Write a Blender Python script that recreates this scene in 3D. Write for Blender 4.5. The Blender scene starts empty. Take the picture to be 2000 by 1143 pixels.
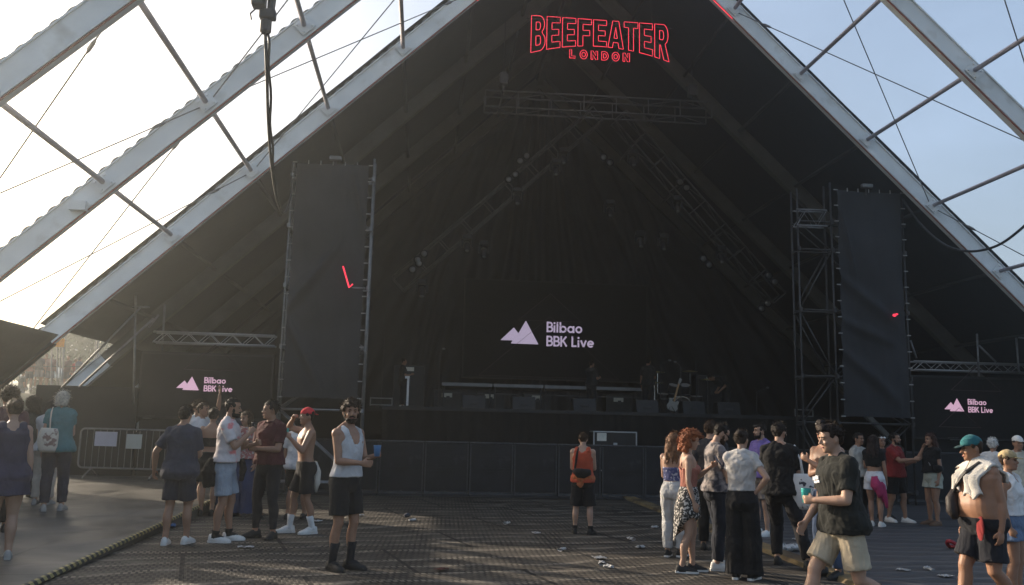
import bpy, bmesh, math, random
from mathutils import Vector, Matrix, Euler, noise
random.seed(7)
S = bpy.context.scene
C = S.collection
R = math.radians
# ------------------------------------------------------------------ camera
F_PX, CX, CY = 1700.0, 1000.0, 571.5          # focal length and centre, in units of a 2000 px wide frame
YAW, ROLL, CAM_H = R(5.7), R(1.35), 1.55
PITCH = math.atan((840-CY)/F_PX)
fw = Vector((math.sin(YAW)*math.cos(PITCH), math.cos(YAW)*math.cos(PITCH), math.sin(PITCH)))
r0 = Vector((math.cos(YAW), -math.sin(YAW), 0)); u0 = r0.cross(fw)
rt = r0*math.cos(ROLL)+u0*math.sin(ROLL); up = -r0*math.sin(ROLL)+u0*math.cos(ROLL)
CAM = Vector((0, 0, CAM_H))
cd = bpy.data.cameras.new('camera'); co = bpy.data.objects.new('camera', cd); C.objects.link(co)
cd.sensor_width = 36; cd.lens = 36*F_PX/2000; cd.clip_end = 2000; cd.clip_start = .05
m3 = Matrix((rt, up, -fw)).transposed(); co.matrix_world = Matrix.Translation(CAM) @ m3.to_4x4()
S.camera = co
# ------------------------------------------------------------------ sky, sun, exposure
SUN_EL, SUN_AZ = R(18), R(-51)                # azimuth from +Y, negative to the left
w = bpy.data.worlds.new('World'); S.world = w; w.use_nodes = True
nt = w.node_tree; bg = nt.nodes['Background']
sk = nt.nodes.new('ShaderNodeTexSky'); sk.sky_type = 'NISHITA'; sk.sun_disc = False
sk.sun_elevation = SUN_EL; sk.sun_rotation = SUN_AZ; sk.dust_density = 6.0; sk.air_density = 1.0; sk.ozone_density = 1.0
tcw = nt.nodes.new('ShaderNodeTexCoord'); mpw = nt.nodes.new('ShaderNodeMapping'); mpw.inputs['Scale'].default_value = (1, 1, 3.2); nt.links.new(tcw.outputs['Generated'], mpw.inputs[0])
cn = nt.nodes.new('ShaderNodeTexNoise'); cn.inputs['Scale'].default_value = 3.2; cn.inputs['Detail'].default_value = 6; cn.inputs['Distortion'].default_value = .5; nt.links.new(mpw.outputs[0], cn.inputs['Vector'])
cr = nt.nodes.new('ShaderNodeMapRange'); cr.inputs[1].default_value = .45; cr.inputs[2].default_value = .75; cr.inputs[3].default_value = .15; cr.inputs[4].default_value = .36; nt.links.new(cn.outputs[0], cr.inputs[0])
hw = nt.nodes.new('ShaderNodeMix'); hw.data_type = 'RGBA'; hw.inputs[7].default_value = (2.6, 3.4, 4.7, 1); nt.links.new(cr.outputs[0], hw.inputs[0]); nt.links.new(sk.outputs[0], hw.inputs[6])   # thin veil of high cloud
nt.links.new(hw.outputs[2], bg.inputs[0]); bg.inputs[1].default_value = .15
sl = bpy.data.lights.new('sun', 'SUN'); so = bpy.data.objects.new('sun', sl); C.objects.link(so)
sl.energy = 4.6; sl.angle = R(.6); sl.color = (1, .84, .66)
sd = Vector((math.sin(SUN_AZ)*math.cos(SUN_EL), math.cos(SUN_AZ)*math.cos(SUN_EL), math.sin(SUN_EL)))
so.rotation_euler = sd.to_track_quat('Z', 'Y').to_euler(); so.location = (-30, 20, 30)
S.view_settings.view_transform = 'Standard'; S.view_settings.look = 'None'; S.view_settings.exposure = .82
S.cycles.use_denoising = True; S.cycles.max_bounces = 8; S.cycles.diffuse_bounces = 3; S.cycles.volume_bounces = 0
# ------------------------------------------------------------------ pixel -> place
def ray(x, y): return fw+rt*((x-CX)/F_PX)-up*((y-CY)/F_PX)
def at(x, y, Y): d = ray(x, y); return CAM+d*(Y/d.y)
def gnd(x, y, z=0): d = ray(x, y); return CAM+d*((z-CAM_H)/d.z)
def walk_z(Y): return .05+.02*(Y-9)
def gwalk(x, y): d = ray(x, y); return CAM+d*((.05-.18-CAM_H)/(d.z-.02*d.y))
# ------------------------------------------------------------------ mesh helpers
class MB:
    def __init__(s): s.v = []; s.f = []
    def add(s, vs, fs):
        b = len(s.v); s.v += [Vector(p) for p in vs]; s.f += [[b+i for i in f] for f in fs]; return s
    def box(s, a, b, m=None):
        x0, y0, z0 = a; x1, y1, z1 = b
        vs = [Vector(p) for p in ((x0,y0,z0),(x1,y0,z0),(x1,y1,z0),(x0,y1,z0),(x0,y0,z1),(x1,y0,z1),(x1,y1,z1),(x0,y1,z1))]
        if m is not None: vs = [m @ p for p in vs]
        return s.add(vs, [(0,3,2,1),(4,5,6,7),(0,1,5,4),(1,2,6,5),(2,3,7,6),(3,0,4,7)])
    def rings(s, rings, closed=False, caps=True):
        n = len(rings[0]); b = len(s.v)
        for r_ in rings: s.v += [Vector(p) for p in r_]
        k = len(rings)
        for i in range(k if closed else k-1):
            j = (i+1) % k
            for q in range(n):
                p = (q+1) % n; s.f.append([b+i*n+q, b+i*n+p, b+j*n+p, b+j*n+q])
        if caps and not closed:
            s.f.append([b+q for q in range(n)][::-1]); s.f.append([b+(k-1)*n+q for q in range(n)])
        return s
    def tube(s, pts, rad, n=8, round_ends=False, ax=None, flat=1.0):
        pts = [Vector(p) for p in pts]; k = len(pts)
        rads = list(rad) if isinstance(rad, (list, tuple)) else [rad]*k
        if round_ends:
            d0 = (pts[0]-pts[1]).normalized(); d1 = (pts[-1]-pts[-2]).normalized(); ra, rb = rads[0], rads[-1]
            P = [pts[0]+d0*ra*.97, pts[0]+d0*ra*.7]+pts+[pts[-1]+d1*rb*.7, pts[-1]+d1*rb*.97]
            rads = [ra*.25, ra*.71]+rads+[rb*.71, rb*.25]; pts = P; k = len(pts)
        rings = []; prev = None
        for i, p in enumerate(pts):
            t = pts[min(i+1, k-1)]-pts[max(i-1, 0)]
            t = t.normalized() if t.length > 1e-9 else Vector((0, 0, 1))
            if prev is None:
                a = Vector(ax) if ax is not None else (Vector((0, 0, 1)) if abs(t.z) < .9 else Vector((1, 0, 0)))
            else: a = prev
            a = a-t*a.dot(t)
            if a.length < 1e-6: a = t.orthogonal()
            a.normalize(); b = t.cross(a); prev = a
            rings.append([p+a*(rads[i]*math.cos(2*math.pi*q/n))+b*(rads[i]*flat*math.sin(2*math.pi*q/n)) for q in range(n)])
        return s.rings(rings)
    def ball(s, c, r_, nu=12, nv=8, m=None):
        c = Vector(c); rx, ry, rz = (r_, r_, r_) if not isinstance(r_, (tuple, list)) else r_
        rings = []
        for i in range(nv+1):
            th = math.pi*(i+.0)/nv; th = max(.08, min(math.pi-.08, th))
            ring = []
            for q in range(nu):
                ph = 2*math.pi*q/nu; p = Vector((rx*math.sin(th)*math.cos(ph), ry*math.sin(th)*math.sin(ph), -rz*math.cos(th)))
                ring.append(c+(m @ p if m is not None else p))
            rings.append(ring)
        return s.rings(rings)
    def prism(s, outline, d):
        n = len(outline); d = Vector(d); a = [Vector(p) for p in outline]
        return s.add(a+[p+d for p in a], [list(range(n))[::-1], [n+i for i in range(n)]]+[[i, (i+1) % n, n+(i+1) % n, n+i] for i in range(n)])
    def grid(s, fn, nu, nv):
        vs = [fn(i/nu, j/nv) for j in range(nv+1) for i in range(nu+1)]
        return s.add(vs, [(j*(nu+1)+i, j*(nu+1)+i+1, (j+1)*(nu+1)+i+1, (j+1)*(nu+1)+i) for j in range(nv) for i in range(nu)])
WM = {}; TODO = []
def wm(o): return WM.get(o.name, Matrix.Identity(4))
def thing(name, loc, label, cat, group=None, rz=0):
    o = bpy.data.objects.new(name, None); C.objects.link(o); o.empty_display_size = .1
    o.location = loc; o.rotation_euler = (0, 0, rz); WM[o.name] = Matrix.Translation(Vector(loc)) @ Matrix.Rotation(rz, 4, 'Z')
    return tag(o, label, cat, group)
def tag(o, label=None, cat=None, group=None, kind=None):
    if label: o['label'] = label
    if cat: o['category'] = cat
    if group: o['group'] = group
    if kind: o['kind'] = kind
    return o
def obj(name, mb, mat, parent=None, local=False, smooth=False, loc=None, rz=0, remesh=None, soft=2, disp=0, dscale=.1, bevel=0):
    me = bpy.data.meshes.new(name)
    M0 = wm(parent) if parent else (Matrix.Translation(Vector(loc)) @ Matrix.Rotation(rz, 4, 'Z') if loc is not None else Matrix.Identity(4))
    vs = mb.v if local else [M0.inverted() @ p for p in mb.v]
    me.from_pydata([tuple(p) for p in vs], [], mb.f); me.update()
    o = bpy.data.objects.new(name, me); C.objects.link(o)
    for m in (mat if isinstance(mat, (list, tuple)) else [mat]): me.materials.append(m)
    if parent: o.parent = parent
    elif loc is not None: o.location = loc; o.rotation_euler = (0, 0, rz)
    WM[o.name] = M0
    if smooth:
        for p in me.polygons: p.use_smooth = True
    if remesh:
        md = o.modifiers.new('r', 'REMESH'); md.mode = 'VOXEL'; md.voxel_size = remesh; md.use_smooth_shade = True
        if soft: sm = o.modifiers.new('s', 'SMOOTH'); sm.factor = .5; sm.iterations = soft
    if bevel:
        bv = o.modifiers.new('b', 'BEVEL'); bv.width = bevel; bv.segments = 2; bv.limit_method = 'ANGLE'
    if disp:
        dm = o.modifiers.new('d', 'DISPLACE'); dm.texture = cloud(dscale); dm.strength = disp; dm.mid_level = .5; dm.texture_coords = 'GLOBAL'
    if o.modifiers: TODO.append(o)
    return o
_ct = {}
def cloud(sc):
    if sc not in _ct:
        t = bpy.data.textures.new('clouds', 'CLOUDS'); t.noise_scale = sc; t.noise_depth = 2; _ct[sc] = t
    return _ct[sc]
def bake_modifiers():
    dg = bpy.context.evaluated_depsgraph_get(); dg.update()
    out = []
    for o in TODO: out.append((o, bpy.data.meshes.new_from_object(o.evaluated_get(dg))))
    for o, me in out:
        old = o.data; o.modifiers.clear(); o.data = me; me.name = o.name
        if not old.users: bpy.data.meshes.remove(old)
    TODO.clear()
def copy_tree(o, parent=None):
    c = o.copy(); C.objects.link(c)
    if parent: c.parent = parent
    for ch in list(o.children): copy_tree(ch, c)
    return c
# ------------------------------------------------------------------ materials
def newmat(name):
    m = bpy.data.materials.new(name); m.use_nodes = True; return m, m.node_tree, m.node_tree.nodes['Principled BSDF']
def mixrgb(n, l, a, b, fac):
    x = n.new('ShaderNodeMix'); x.data_type = 'RGBA'
    for k, v in ((6, a), (7, b)):
        if isinstance(v, (tuple, list)): x.inputs[k].default_value = (*v[:3], 1)
        else: l.new(v, x.inputs[k])
    if isinstance(fac, float): x.inputs[0].default_value = fac
    else: l.new(fac, x.inputs[0])
    return x.outputs[2]
def ramp(n, l, src, a, b):
    x = n.new('ShaderNodeMapRange'); x.inputs[1].default_value = a; x.inputs[2].default_value = b; l.new(src, x.inputs[0]); return x.outputs[0]
def tex(n, l, kind, scale, co=None, **kw):
    t = n.new('ShaderNodeTex'+kind); t.inputs['Scale'].default_value = scale
    for k, v in kw.items():
        if k in t.inputs: t.inputs[k].default_value = v
        else: setattr(t, k, v)
    if co is not None: l.new(co, t.inputs['Vector'])
    return t
def M(name, col, rough=.75, var=.3, scale=5, bump=.2, bscale=60, metal=0, spec=.3, bdist=.01, col2=None, c2scale=3, c2edge=(.5, .6), sheen=0):
    m, t, b = newmat(name); n, l = t.nodes, t.links
    tc = n.new('ShaderNodeTexCoord').outputs['Object']
    nz = tex(n, l, 'Noise', scale, tc, Detail=5.0)
    lo = tuple(c*(1-var) for c in col); hi = tuple(min(1, c*(1+var)) for c in col)
    c = mixrgb(n, l, lo, hi, ramp(n, l, nz.outputs[0], .3, .7))
    if col2:
        n2 = tex(n, l, 'Noise', c2scale, tc, Detail=3.0); c = mixrgb(n, l, c, col2, ramp(n, l, n2.outputs[0], *c2edge))
    l.new(c, b.inputs['Base Color']); b.inputs['Roughness'].default_value = rough; b.inputs['Metallic'].default_value = metal
    b.inputs['Specular IOR Level'].default_value = spec
    if sheen: b.inputs['Sheen Weight'].default_value = sheen
    if bump:
        nb = tex(n, l, 'Noise', bscale, tc, Detail=3.0); bp = n.new('ShaderNodeBump'); bp.inputs['Strength'].default_value = bump; bp.inputs['Distance'].default_value = bdist
        l.new(nb.outputs[0], bp.inputs['Height']); l.new(bp.outputs[0], b.inputs['Normal'])
    return m
def E_(name, col, st):
    m, t, b = newmat(name); b.inputs['Base Color'].default_value = (*[c*.4 for c in col], 1)
    b.inputs['Emission Color'].default_value = (*col, 1); b.inputs['Emission Strength'].default_value = st; b.inputs['Roughness'].default_value = .5
    return m
_mc = {}
def crease(m):                  # long soft fabric creases on top of the fine weave
    n, l = m.node_tree.nodes, m.node_tree.links; b = n['Principled BSDF']; old = b.inputs['Normal'].links[0].from_node
    tc = n.new('ShaderNodeTexCoord').outputs['Object']; mp = n.new('ShaderNodeMapping'); l.new(tc, mp.inputs[0]); mp.inputs['Scale'].default_value = (1, 1, .55); mp.inputs['Rotation'].default_value = (.5, .6, .2)
    z = tex(n, l, 'Noise', 5, mp.outputs[0], Detail=2.0, Distortion=1.0); ab = n.new('ShaderNodeMath'); ab.operation = 'PINGPONG'; ab.inputs[1].default_value = .12; l.new(z.outputs[0], ab.inputs[0])
    bp = n.new('ShaderNodeBump'); bp.inputs['Strength'].default_value = .5; bp.inputs['Distance'].default_value = .10; l.new(ab.outputs[0], bp.inputs['Height']); l.new(old.outputs[0], bp.inputs['Normal']); l.new(bp.outputs[0], b.inputs['Normal'])
    return m
def cloth(col, sat=None):
    k = tuple(round(c, 3) for c in col)
    if k not in _mc: _mc[k] = crease(M('cloth', col, .88, .22, 5, .3, 40, spec=.15, bdist=.01, sheen=.05))
    return _mc[k]
ALU = M('aluminium', (.42, .43, .44), .42, .08, 2, .08, 30, metal=.35, spec=.5)
GALV = M('galvanised steel', (.21, .215, .22), .45, .2, 8, .1, 60, metal=.6)
DKSTEEL = M('dark steel', (.06, .06, .062), .55, .25, 6, .1, 60, metal=.5)
BLACKM = M('black painted metal', (.02, .02, .022), .5, .3, 6, .15, 40)
BLACKP = M('black plastic', (.018, .018, .019), .45, .3, 6, .1, 50)
BLACKC = M('black cloth', (.008, .008, .009), .9, .3, 3, .3, 20)
ROOFM = M('black membrane', (.011, .012, .014), .65, .25, .5, .25, 3, bdist=.05)
SCRIM = M('dark scrim mesh', (.028, .030, .035), .85, .3, .8, .3, 14, bdist=.02)
PURLIN = M('purlin steel', (.36, .34, .38), .5, .15, 4, .05, 40, metal=.3)
RIGM = M('grey rig truss', (.105, .105, .105), .5, .2, 6, .1, 60, metal=.2)
WIRE = M('steel wire', (.12, .12, .12), .5, .2, 10, 0)
WHITEP = M('white plastic', (.75, .75, .74), .4, .08, 10, .1, 40)
PAPER = M('paper', (.62, .60, .52), .8, .1, 10, .1, 30)
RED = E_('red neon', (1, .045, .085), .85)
STRIPM = M('unlit light strip', (.30, .10, .07), .5, .1, 5, 0)
INNER = M('shaded inner beam', (.095, .092, .080), .8, .2, 2, .1, 20)  # beam colour darkened to stand in for shade inside the tent
INPUR = M('shaded purlin', (.03, .03, .03), .6, .2, 2, 0)  # purlin colour darkened for the shade under the roof
# ================================================================== GROUND
def ground_mat():
    m, t, b = newmat('festival floor matting'); n, l = t.nodes, t.links
    tc = n.new('ShaderNodeTexCoord').outputs['Object']
    mp = n.new('ShaderNodeMapping'); l.new(tc, mp.inputs[0]); mp.inputs['Rotation'].default_value = (0, 0, R(-14)); v = mp.outputs[0]
    big = tex(n, l, 'Noise', .35, v, Detail=6.0); fine = tex(n, l, 'Noise', 9, v, Detail=6.0)
    wv = tex(n, l, 'Wave', .55, v, wave_type='BANDS', bands_direction='Y', Distortion=9.0, Detail=1.5)
    wv.inputs['Detail Scale'].default_value = .75
    # perforations: short slots in staggered rows
    br = tex(n, l, 'Brick', 1.0, v); br.inputs['Scale'].default_value = 1.0; br.inputs['Brick Width'].default_value = .072
    br.inputs['Row Height'].default_value = .13; br.inputs['Mortar Size'].default_value = .016; br.inputs['Mortar Smooth'].default_value = .3; br.offset = .5
    sm = tex(n, l, 'Brick', 1.0, v); sm.inputs['Scale'].default_value = 1.0; sm.inputs['Brick Width'].default_value = 2.4; sm.inputs['Row Height'].default_value = 1.9
    sm.inputs['Mortar Size'].default_value = .026; sm.inputs['Mortar Smooth'].default_value = .1; sm.offset = .5
    c = mixrgb(n, l, (.046, .040, .033), (.088, .077, .062), ramp(n, l, big.outputs[0], .3, .7))
    c = mixrgb(n, l, c, (.20, .178, .143), ramp(n, l, wv.outputs['Fac'], .80, 1.0))
    c = mixrgb(n, l, c, (.034, .030, .026), ramp(n, l, fine.outputs[0], .5, .85))
    wear = tex(n, l, 'Noise', 1.7, v, Detail=5.0, Distortion=.8)
    sl_ = n.new('ShaderNodeMath'); sl_.operation = 'MULTIPLY'; l.new(br.outputs['Fac'], sl_.inputs[0]); l.new(ramp(n, l, wear.outputs[0], .70, .42), sl_.inputs[1])
    c = mixrgb(n, l, c, (.014, .0125, .011), sl_.outputs[0])
    c = mixrgb(n, l, c, (.115, .103, .085), ramp(n, l, wear.outputs[0], .60, .85))
    c = mixrgb(n, l, c, (.008, .008, .008), sm.outputs['Fac'])
    st = tex(n, l, 'Noise', .8, v, Detail=4.0, Distortion=1.0)
    c = mixrgb(n, l, c, (.014, .013, .012), ramp(n, l, st.outputs[0], .62, .70))
    l.new(c, b.inputs['Base Color']); b.inputs['Roughness'].default_value = .72; b.inputs['Specular IOR Level'].default_value = .25
    bp = n.new('ShaderNodeBump'); bp.inputs['Strength'].default_value = .9; bp.inputs['Distance'].default_value = .012
    ad = n.new('ShaderNodeMath'); ad.operation = 'MULTIPLY_ADD'; l.new(wv.outputs['Fac'], ad.inputs[0]); ad.inputs[1].default_value = .9
    iv = n.new('ShaderNodeMath'); iv.operation = 'MULTIPLY'; l.new(sl_.outputs[0], iv.inputs[0]); iv.inputs[1].default_value = -1
    l.new(iv.outputs[0], ad.inputs[2]); l.new(ad.outputs[0], bp.inputs['Height']); l.new(bp.outputs[0], b.inputs['Normal'])
    return m
tag(obj('matting', MB().grid(lambda u, v: (-14+40*u, -6+41*v, .004), 4, 4), ground_mat()), kind='structure')
DIRT = M('trodden dirt and grass', (.13, .11, .075), .95, .4, .3, .4, 8, col2=(.07, .09, .035), c2scale=.12)
tag(obj('ground', MB().grid(lambda u, v: (-500+1000*u, -300+1000*v, 0), 4, 4), DIRT), kind='structure')
def walk_mat():
    m, t, b = newmat('worn grey walkway'); n, l = t.nodes, t.links
    tc = n.new('ShaderNodeTexCoord').outputs['Object']
    a = tex(n, l, 'Noise', 1.1, tc, Detail=8.0, Distortion=.6); f = tex(n, l, 'Noise', 14, tc, Detail=6.0); s = tex(n, l, 'Noise', .55, tc, Detail=4.0, Distortion=1.4)
    sm = tex(n, l, 'Brick', 1.0, tc); sm.inputs['Scale'].default_value = 1.0; sm.inputs['Brick Width'].default_value = 2.9; sm.inputs['Row Height'].default_value = 2.3; sm.inputs['Mortar Size'].default_value = .014
    c = mixrgb(n, l, (.048, .047, .042), (.092, .089, .080), ramp(n, l, a.outputs[0], .3, .7))
    c = mixrgb(n, l, c, (.06, .06, .056), ramp(n, l, f.outputs[0], .5, .8))
    c = mixrgb(n, l, c, (.028, .026, .024), ramp(n, l, s.outputs[0], .60, .66))
    c = mixrgb(n, l, c, (.015, .015, .015), sm.outputs['Fac'])
    l.new(c, b.inputs['Base Color'])
    mr = n.new('ShaderNodeMapRange'); l.new(a.outputs[0], mr.inputs[0]); mr.inputs[1].default_value = .35; mr.inputs[2].default_value = .65; mr.inputs[3].default_value = .36; mr.inputs[4].default_value = .68
    l.new(mr.outputs[0], b.inputs['Roughness'])
    bp = n.new('ShaderNodeBump'); bp.inputs['Strength'].default_value = .2; bp.inputs['Distance'].default_value = .01; l.new(f.outputs[0], bp.inputs['Height']); l.new(bp.outputs[0], b.inputs['Normal'])
    return m
eA, eB = gwalk(50, 1143), gwalk(326, 1016)
ed = (eB-eA)/(eB.y-eA.y)
def edge_x(Y): return eA.x+ed.x*(Y-eA.y)
mb = MB()
Y0, Y1 = 4.0, 21.4
top = [(edge_x(Y0), Y0, walk_z(Y0)), (edge_x(Y1), Y1, walk_z(Y1)), (-13, Y1, walk_z(Y1)), (-13, Y0, walk_z(Y0))]
mb.add(top+[(p[0], p[1], -.3) for p in top], [(0,1,2,3), (4,5,1,0), (5,6,2,1), (6,7,3,2), (7,4,0,3)])
tag(obj('walkway', mb, walk_mat()), kind='structure')
# hazard striped edge trim on the walkway
def haz_mat():
    m, t, b = newmat('black and yellow hazard tape'); n, l = t.nodes, t.links
    tc = n.new('ShaderNodeTexCoord').outputs['Object']
    wv = tex(n, l, 'Wave', 4.2, tc, wave_type='BANDS', bands_direction='DIAGONAL'); wv.inputs['Distortion'].default_value = 0
    nz = tex(n, l, 'Noise', 12, tc, Detail=4.0)
    c = mixrgb(n, l, (.02, .02, .02), (.36, .30, .12), ramp(n, l, wv.outputs['Fac'], .45, .55)); c = mixrgb(n, l, c, (.06, .055, .04), ramp(n, l, nz.outputs[0], .5, .75))
    l.new(c, b.inputs['Base Color']); b.inputs['Roughness'].default_value = .7
    return m
mb = MB(); pts = [(edge_x(Y0+i*(Y1-Y0)/12), Y0+i*(Y1-Y0)/12) for i in range(13)]
mb.rings([[(x-.03, y, walk_z(y)+.003), (x+.012, y, walk_z(y)+.003), (x+.03, y, walk_z(y)-.03), (x+.004, y, walk_z(y)-.05), (x-.03, y, walk_z(y)-.02)] for x, y in pts])
tag(obj('edge_trim', mb, haz_mat()), 'black and yellow striped edging along the grey walkway', 'floor edging')
# worn timber kerb between two floor coverings on the right
kA, kB = gnd(1212, 968), gnd(1700, 1150)
kd = (kB-kA).normalized(); kn = Vector((kd.y, -kd.x, 0))
WOOD = M('weathered plywood', (.20, .145, .07), .8, .35, 3, .3, 30, col2=(.07, .05, .03), c2scale=1.5)
mb = MB(); K = Matrix(((kd.x, kn.x, 0, kA.x), (kd.y, kn.y, 0, kA.y), (0, 0, 1, 0), (0, 0, 0, 1)))
Lk = (kB-kA).length; mb.rings([[K @ Vector(p) for p in ((s_, -.16, 0), (s_, -.12, .05), (s_, .12, .05), (s_, .16, 0))] for s_ in (0, Lk*.25, Lk*.5, Lk*.75, Lk)])
tag(obj('cable_ramp', mb, WOOD), 'long worn wooden plank ramp lying across the floor by the barrier', 'cable ramp')
def tarp_mat():
    m, t, b = newmat('dark rubber sheet'); n, l = t.nodes, t.links
    tc = n.new('ShaderNodeTexCoord').outputs['Object']
    a = tex(n, l, 'Noise', .7, tc, Detail=7.0, Distortion=.5); wv = tex(n, l, 'Wave', .7, tc, wave_type='BANDS', bands_direction='Y', Distortion=5.0, Detail=2.0)
    c = mixrgb(n, l, (.030, .031, .034), (.062, .063, .067), ramp(n, l, a.outputs[0], .3, .7)); c = mixrgb(n, l, c, (.09, .09, .092), ramp(n, l, wv.outputs['Fac'], .8, 1.0))
    l.new(c, b.inputs['Base Color']); b.inputs['Roughness'].default_value = .6
    bp = n.new('ShaderNodeBump'); bp.inputs['Strength'].default_value = .6; bp.inputs['Distance'].default_value = .03; l.new(wv.outputs['Fac'], bp.inputs['Height']); l.new(bp.outputs[0], b.inputs['Normal'])
    return m
q = [kA+kn*.05, kB+kn*.05]
q = [q[0]-kd*0, q[1]+kd*4, Vector((24, q[1].y-4, 0)), Vector((24, 20.8, 0)), Vector((kA.x+.3, 20.8, 0))]
if kn.x < 0: q = [kA-kn*.05, kB-kn*.05+kd*4, Vector((24, kB.y-4, 0)), Vector((24, 20.8, 0)), Vector((kA.x+.3, 20.8, 0))]
tag(obj('rubber_sheet', MB().add([(p.x, p.y, .008) for p in q], [range(5)]), tarp_mat()), kind='structure')
# ================================================================== TENT
AX, AZ, SL = 4.1, 15.05, .966
ANG = math.atan(SL)
def rz_(X): return AZ-SL*abs(X-AX)
FR = [11.2, 15.4, 19.6, 23.8, 28.0, 32.2]
tent = thing('stage_tent', (AX, 25, 0), 'huge black A-frame stage tent with pale metal arch beams and open front bays', 'tent')
BEAM = M('pale painted beam', (.70, .73, .73), .5, .10, 1.5, .08, 8, col2=(.50, .50, .47), c2scale=2.2, c2edge=(.58, .8))
SCAL = M('laced keder edge', (.16, .17, .16), .8, .2, 4, .1, 40)
def side_frame(s):           # unit vectors: along the slope (up), outward normal
    return Vector((-s*math.cos(ANG), 0, math.sin(ANG))), Vector((s*math.sin(ANG), 0, math.cos(ANG)))
NODES = [1.6, 3.2, 4.85, 6.5, 8.13, 9.75]
for Y in FR:
    for s in (-1, 1):
        d, nn = side_frame(s); L = AZ/math.sin(ANG)
        foot = Vector((AX+s*AZ/SL, Y, 0)); H = .19; y = Vector((0, 1, 0))
        prof = [(-H, -.10), (-H, .10), (-H+.025, .10), (-H+.025, .07), (H-.025, .07), (H-.025, .10), (H, .10), (H, -.10), (H-.025, -.10), (H-.025, -.07), (-H+.025, -.07), (-H+.025, -.10)]
        mb = MB().rings([[foot+d*a+nn*p[0]+y*p[1] for p in prof] for a in (0, L-.05)])
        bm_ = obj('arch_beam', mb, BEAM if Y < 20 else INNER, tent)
        if Y > 20:  # pale foot paints in the outside light below the eave
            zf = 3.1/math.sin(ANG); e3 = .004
            obj('lit_beam_foot', MB().rings([[foot+d*a+nn*(p[0]*1.03)+y*(p[1]*1.05) for p in prof] for a in (0, zf)]), BEAM, bm_)
        if Y < 20:
            npt = 560; mb = MB(); rr = []
            for i in range(npt+1):
                a = L*i/npt*.985; hgt = .018+.05*abs(math.sin(math.pi*a/.27))
                p = foot+d*a+nn*(H+.002); rr.append([p+y*-.02, p+y*.02, p+nn*hgt+y*.02, p+nn*hgt+y*-.02])
            obj('scalloped_edge', mb.rings(rr), SCAL, bm_)
            for nx in NODES:
                a = (AZ/SL-nx)/math.cos(ANG); p = foot+d*a
                mb = MB(); c = p+y*-.112
                mb.rings([[c+d*u+nn*v+y*e for u, v in ((-.15, -.135), (.15, -.135), (.15, .135), (-.15, .135))] for e in (-.006, .010)])
                for u, v in ((-.1, .09), (.1, .09), (-.1, -.09), (.1, -.09)): mb.tube([c+d*u+nn*v, c+d*u+nn*v+y*-.03], .02, 6)
                obj('gusset_plate', mb, BEAM, bm_)
            obj('light_strip', MB().tube([foot+d*3.2-nn*(H+.012)+y*-.07, foot+d*(L-.4)-nn*(H+.012)+y*-.07], .016, 6), STRIPM, bm_)
            if Y == 19.6:
                a0 = L-4.6; a1 = L-.4
                obj('neon_tube', MB().tube([foot+d*a0-nn*(H+.03)+y*-.08, foot+d*a1-nn*(H+.03)+y*-.08], .011, 6), RED, bm_)
for i in range(len(FR)-1):
    for s in (-1, 1):
        for nx in NODES+([11.2] if FR[i] >= 19 else []):
            d, nn = side_frame(s); p = Vector((AX+s*nx, 0, rz_(AX+s*nx)))+nn*.02
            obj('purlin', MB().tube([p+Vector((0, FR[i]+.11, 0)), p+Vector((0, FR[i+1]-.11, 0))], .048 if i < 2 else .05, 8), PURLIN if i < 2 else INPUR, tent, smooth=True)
obj('ridge_beam', MB().box((AX-.1, FR[0]+.1, AZ-.15), (AX+.1, FR[2]-.1, AZ+.1)), BEAM, tent)
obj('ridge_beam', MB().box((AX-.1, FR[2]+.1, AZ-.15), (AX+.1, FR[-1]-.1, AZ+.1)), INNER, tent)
obj('ridge_cap', MB().rings([[(AX-.6, Y, AZ-.12), (AX, Y, AZ+.45), (AX+.6, Y, AZ-.12), (AX+.6, Y, AZ-.10), (AX, Y, AZ+.48), (AX-.6, Y, AZ-.10)] for Y in (FR[2]-.06, FR[-1]+.12)]), ROOFM, tent)
# roof membrane over the stage bays
for s in (-1, 1):
    d, nn = side_frame(s)
    zlow = 3.35 if s < 0 else 2.6
    Xl = AX+s*(AZ-zlow)/SL
    def fn(u, v, s=s, nn=nn, Xl=Xl):
        Y = FR[2]-.05+(FR[-1]+.1-FR[2])*u; X = Xl+(AX-Xl)*v
        sag = .05*math.sin(math.pi*((Y-FR[2]) % 4.2)/4.2)+.02*noise.noise((X*.8, Y*.8, 3))
        return Vector((X, Y, rz_(X)))+nn*(.30-sag)
    mb = MB().grid(fn, 36, 40); o = obj('roof_membrane', mb, ROOFM, tent, smooth=True)
    so_ = o.modifiers.new('t', 'SOLIDIFY'); so_.thickness = .02; TODO.append(o)
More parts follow.
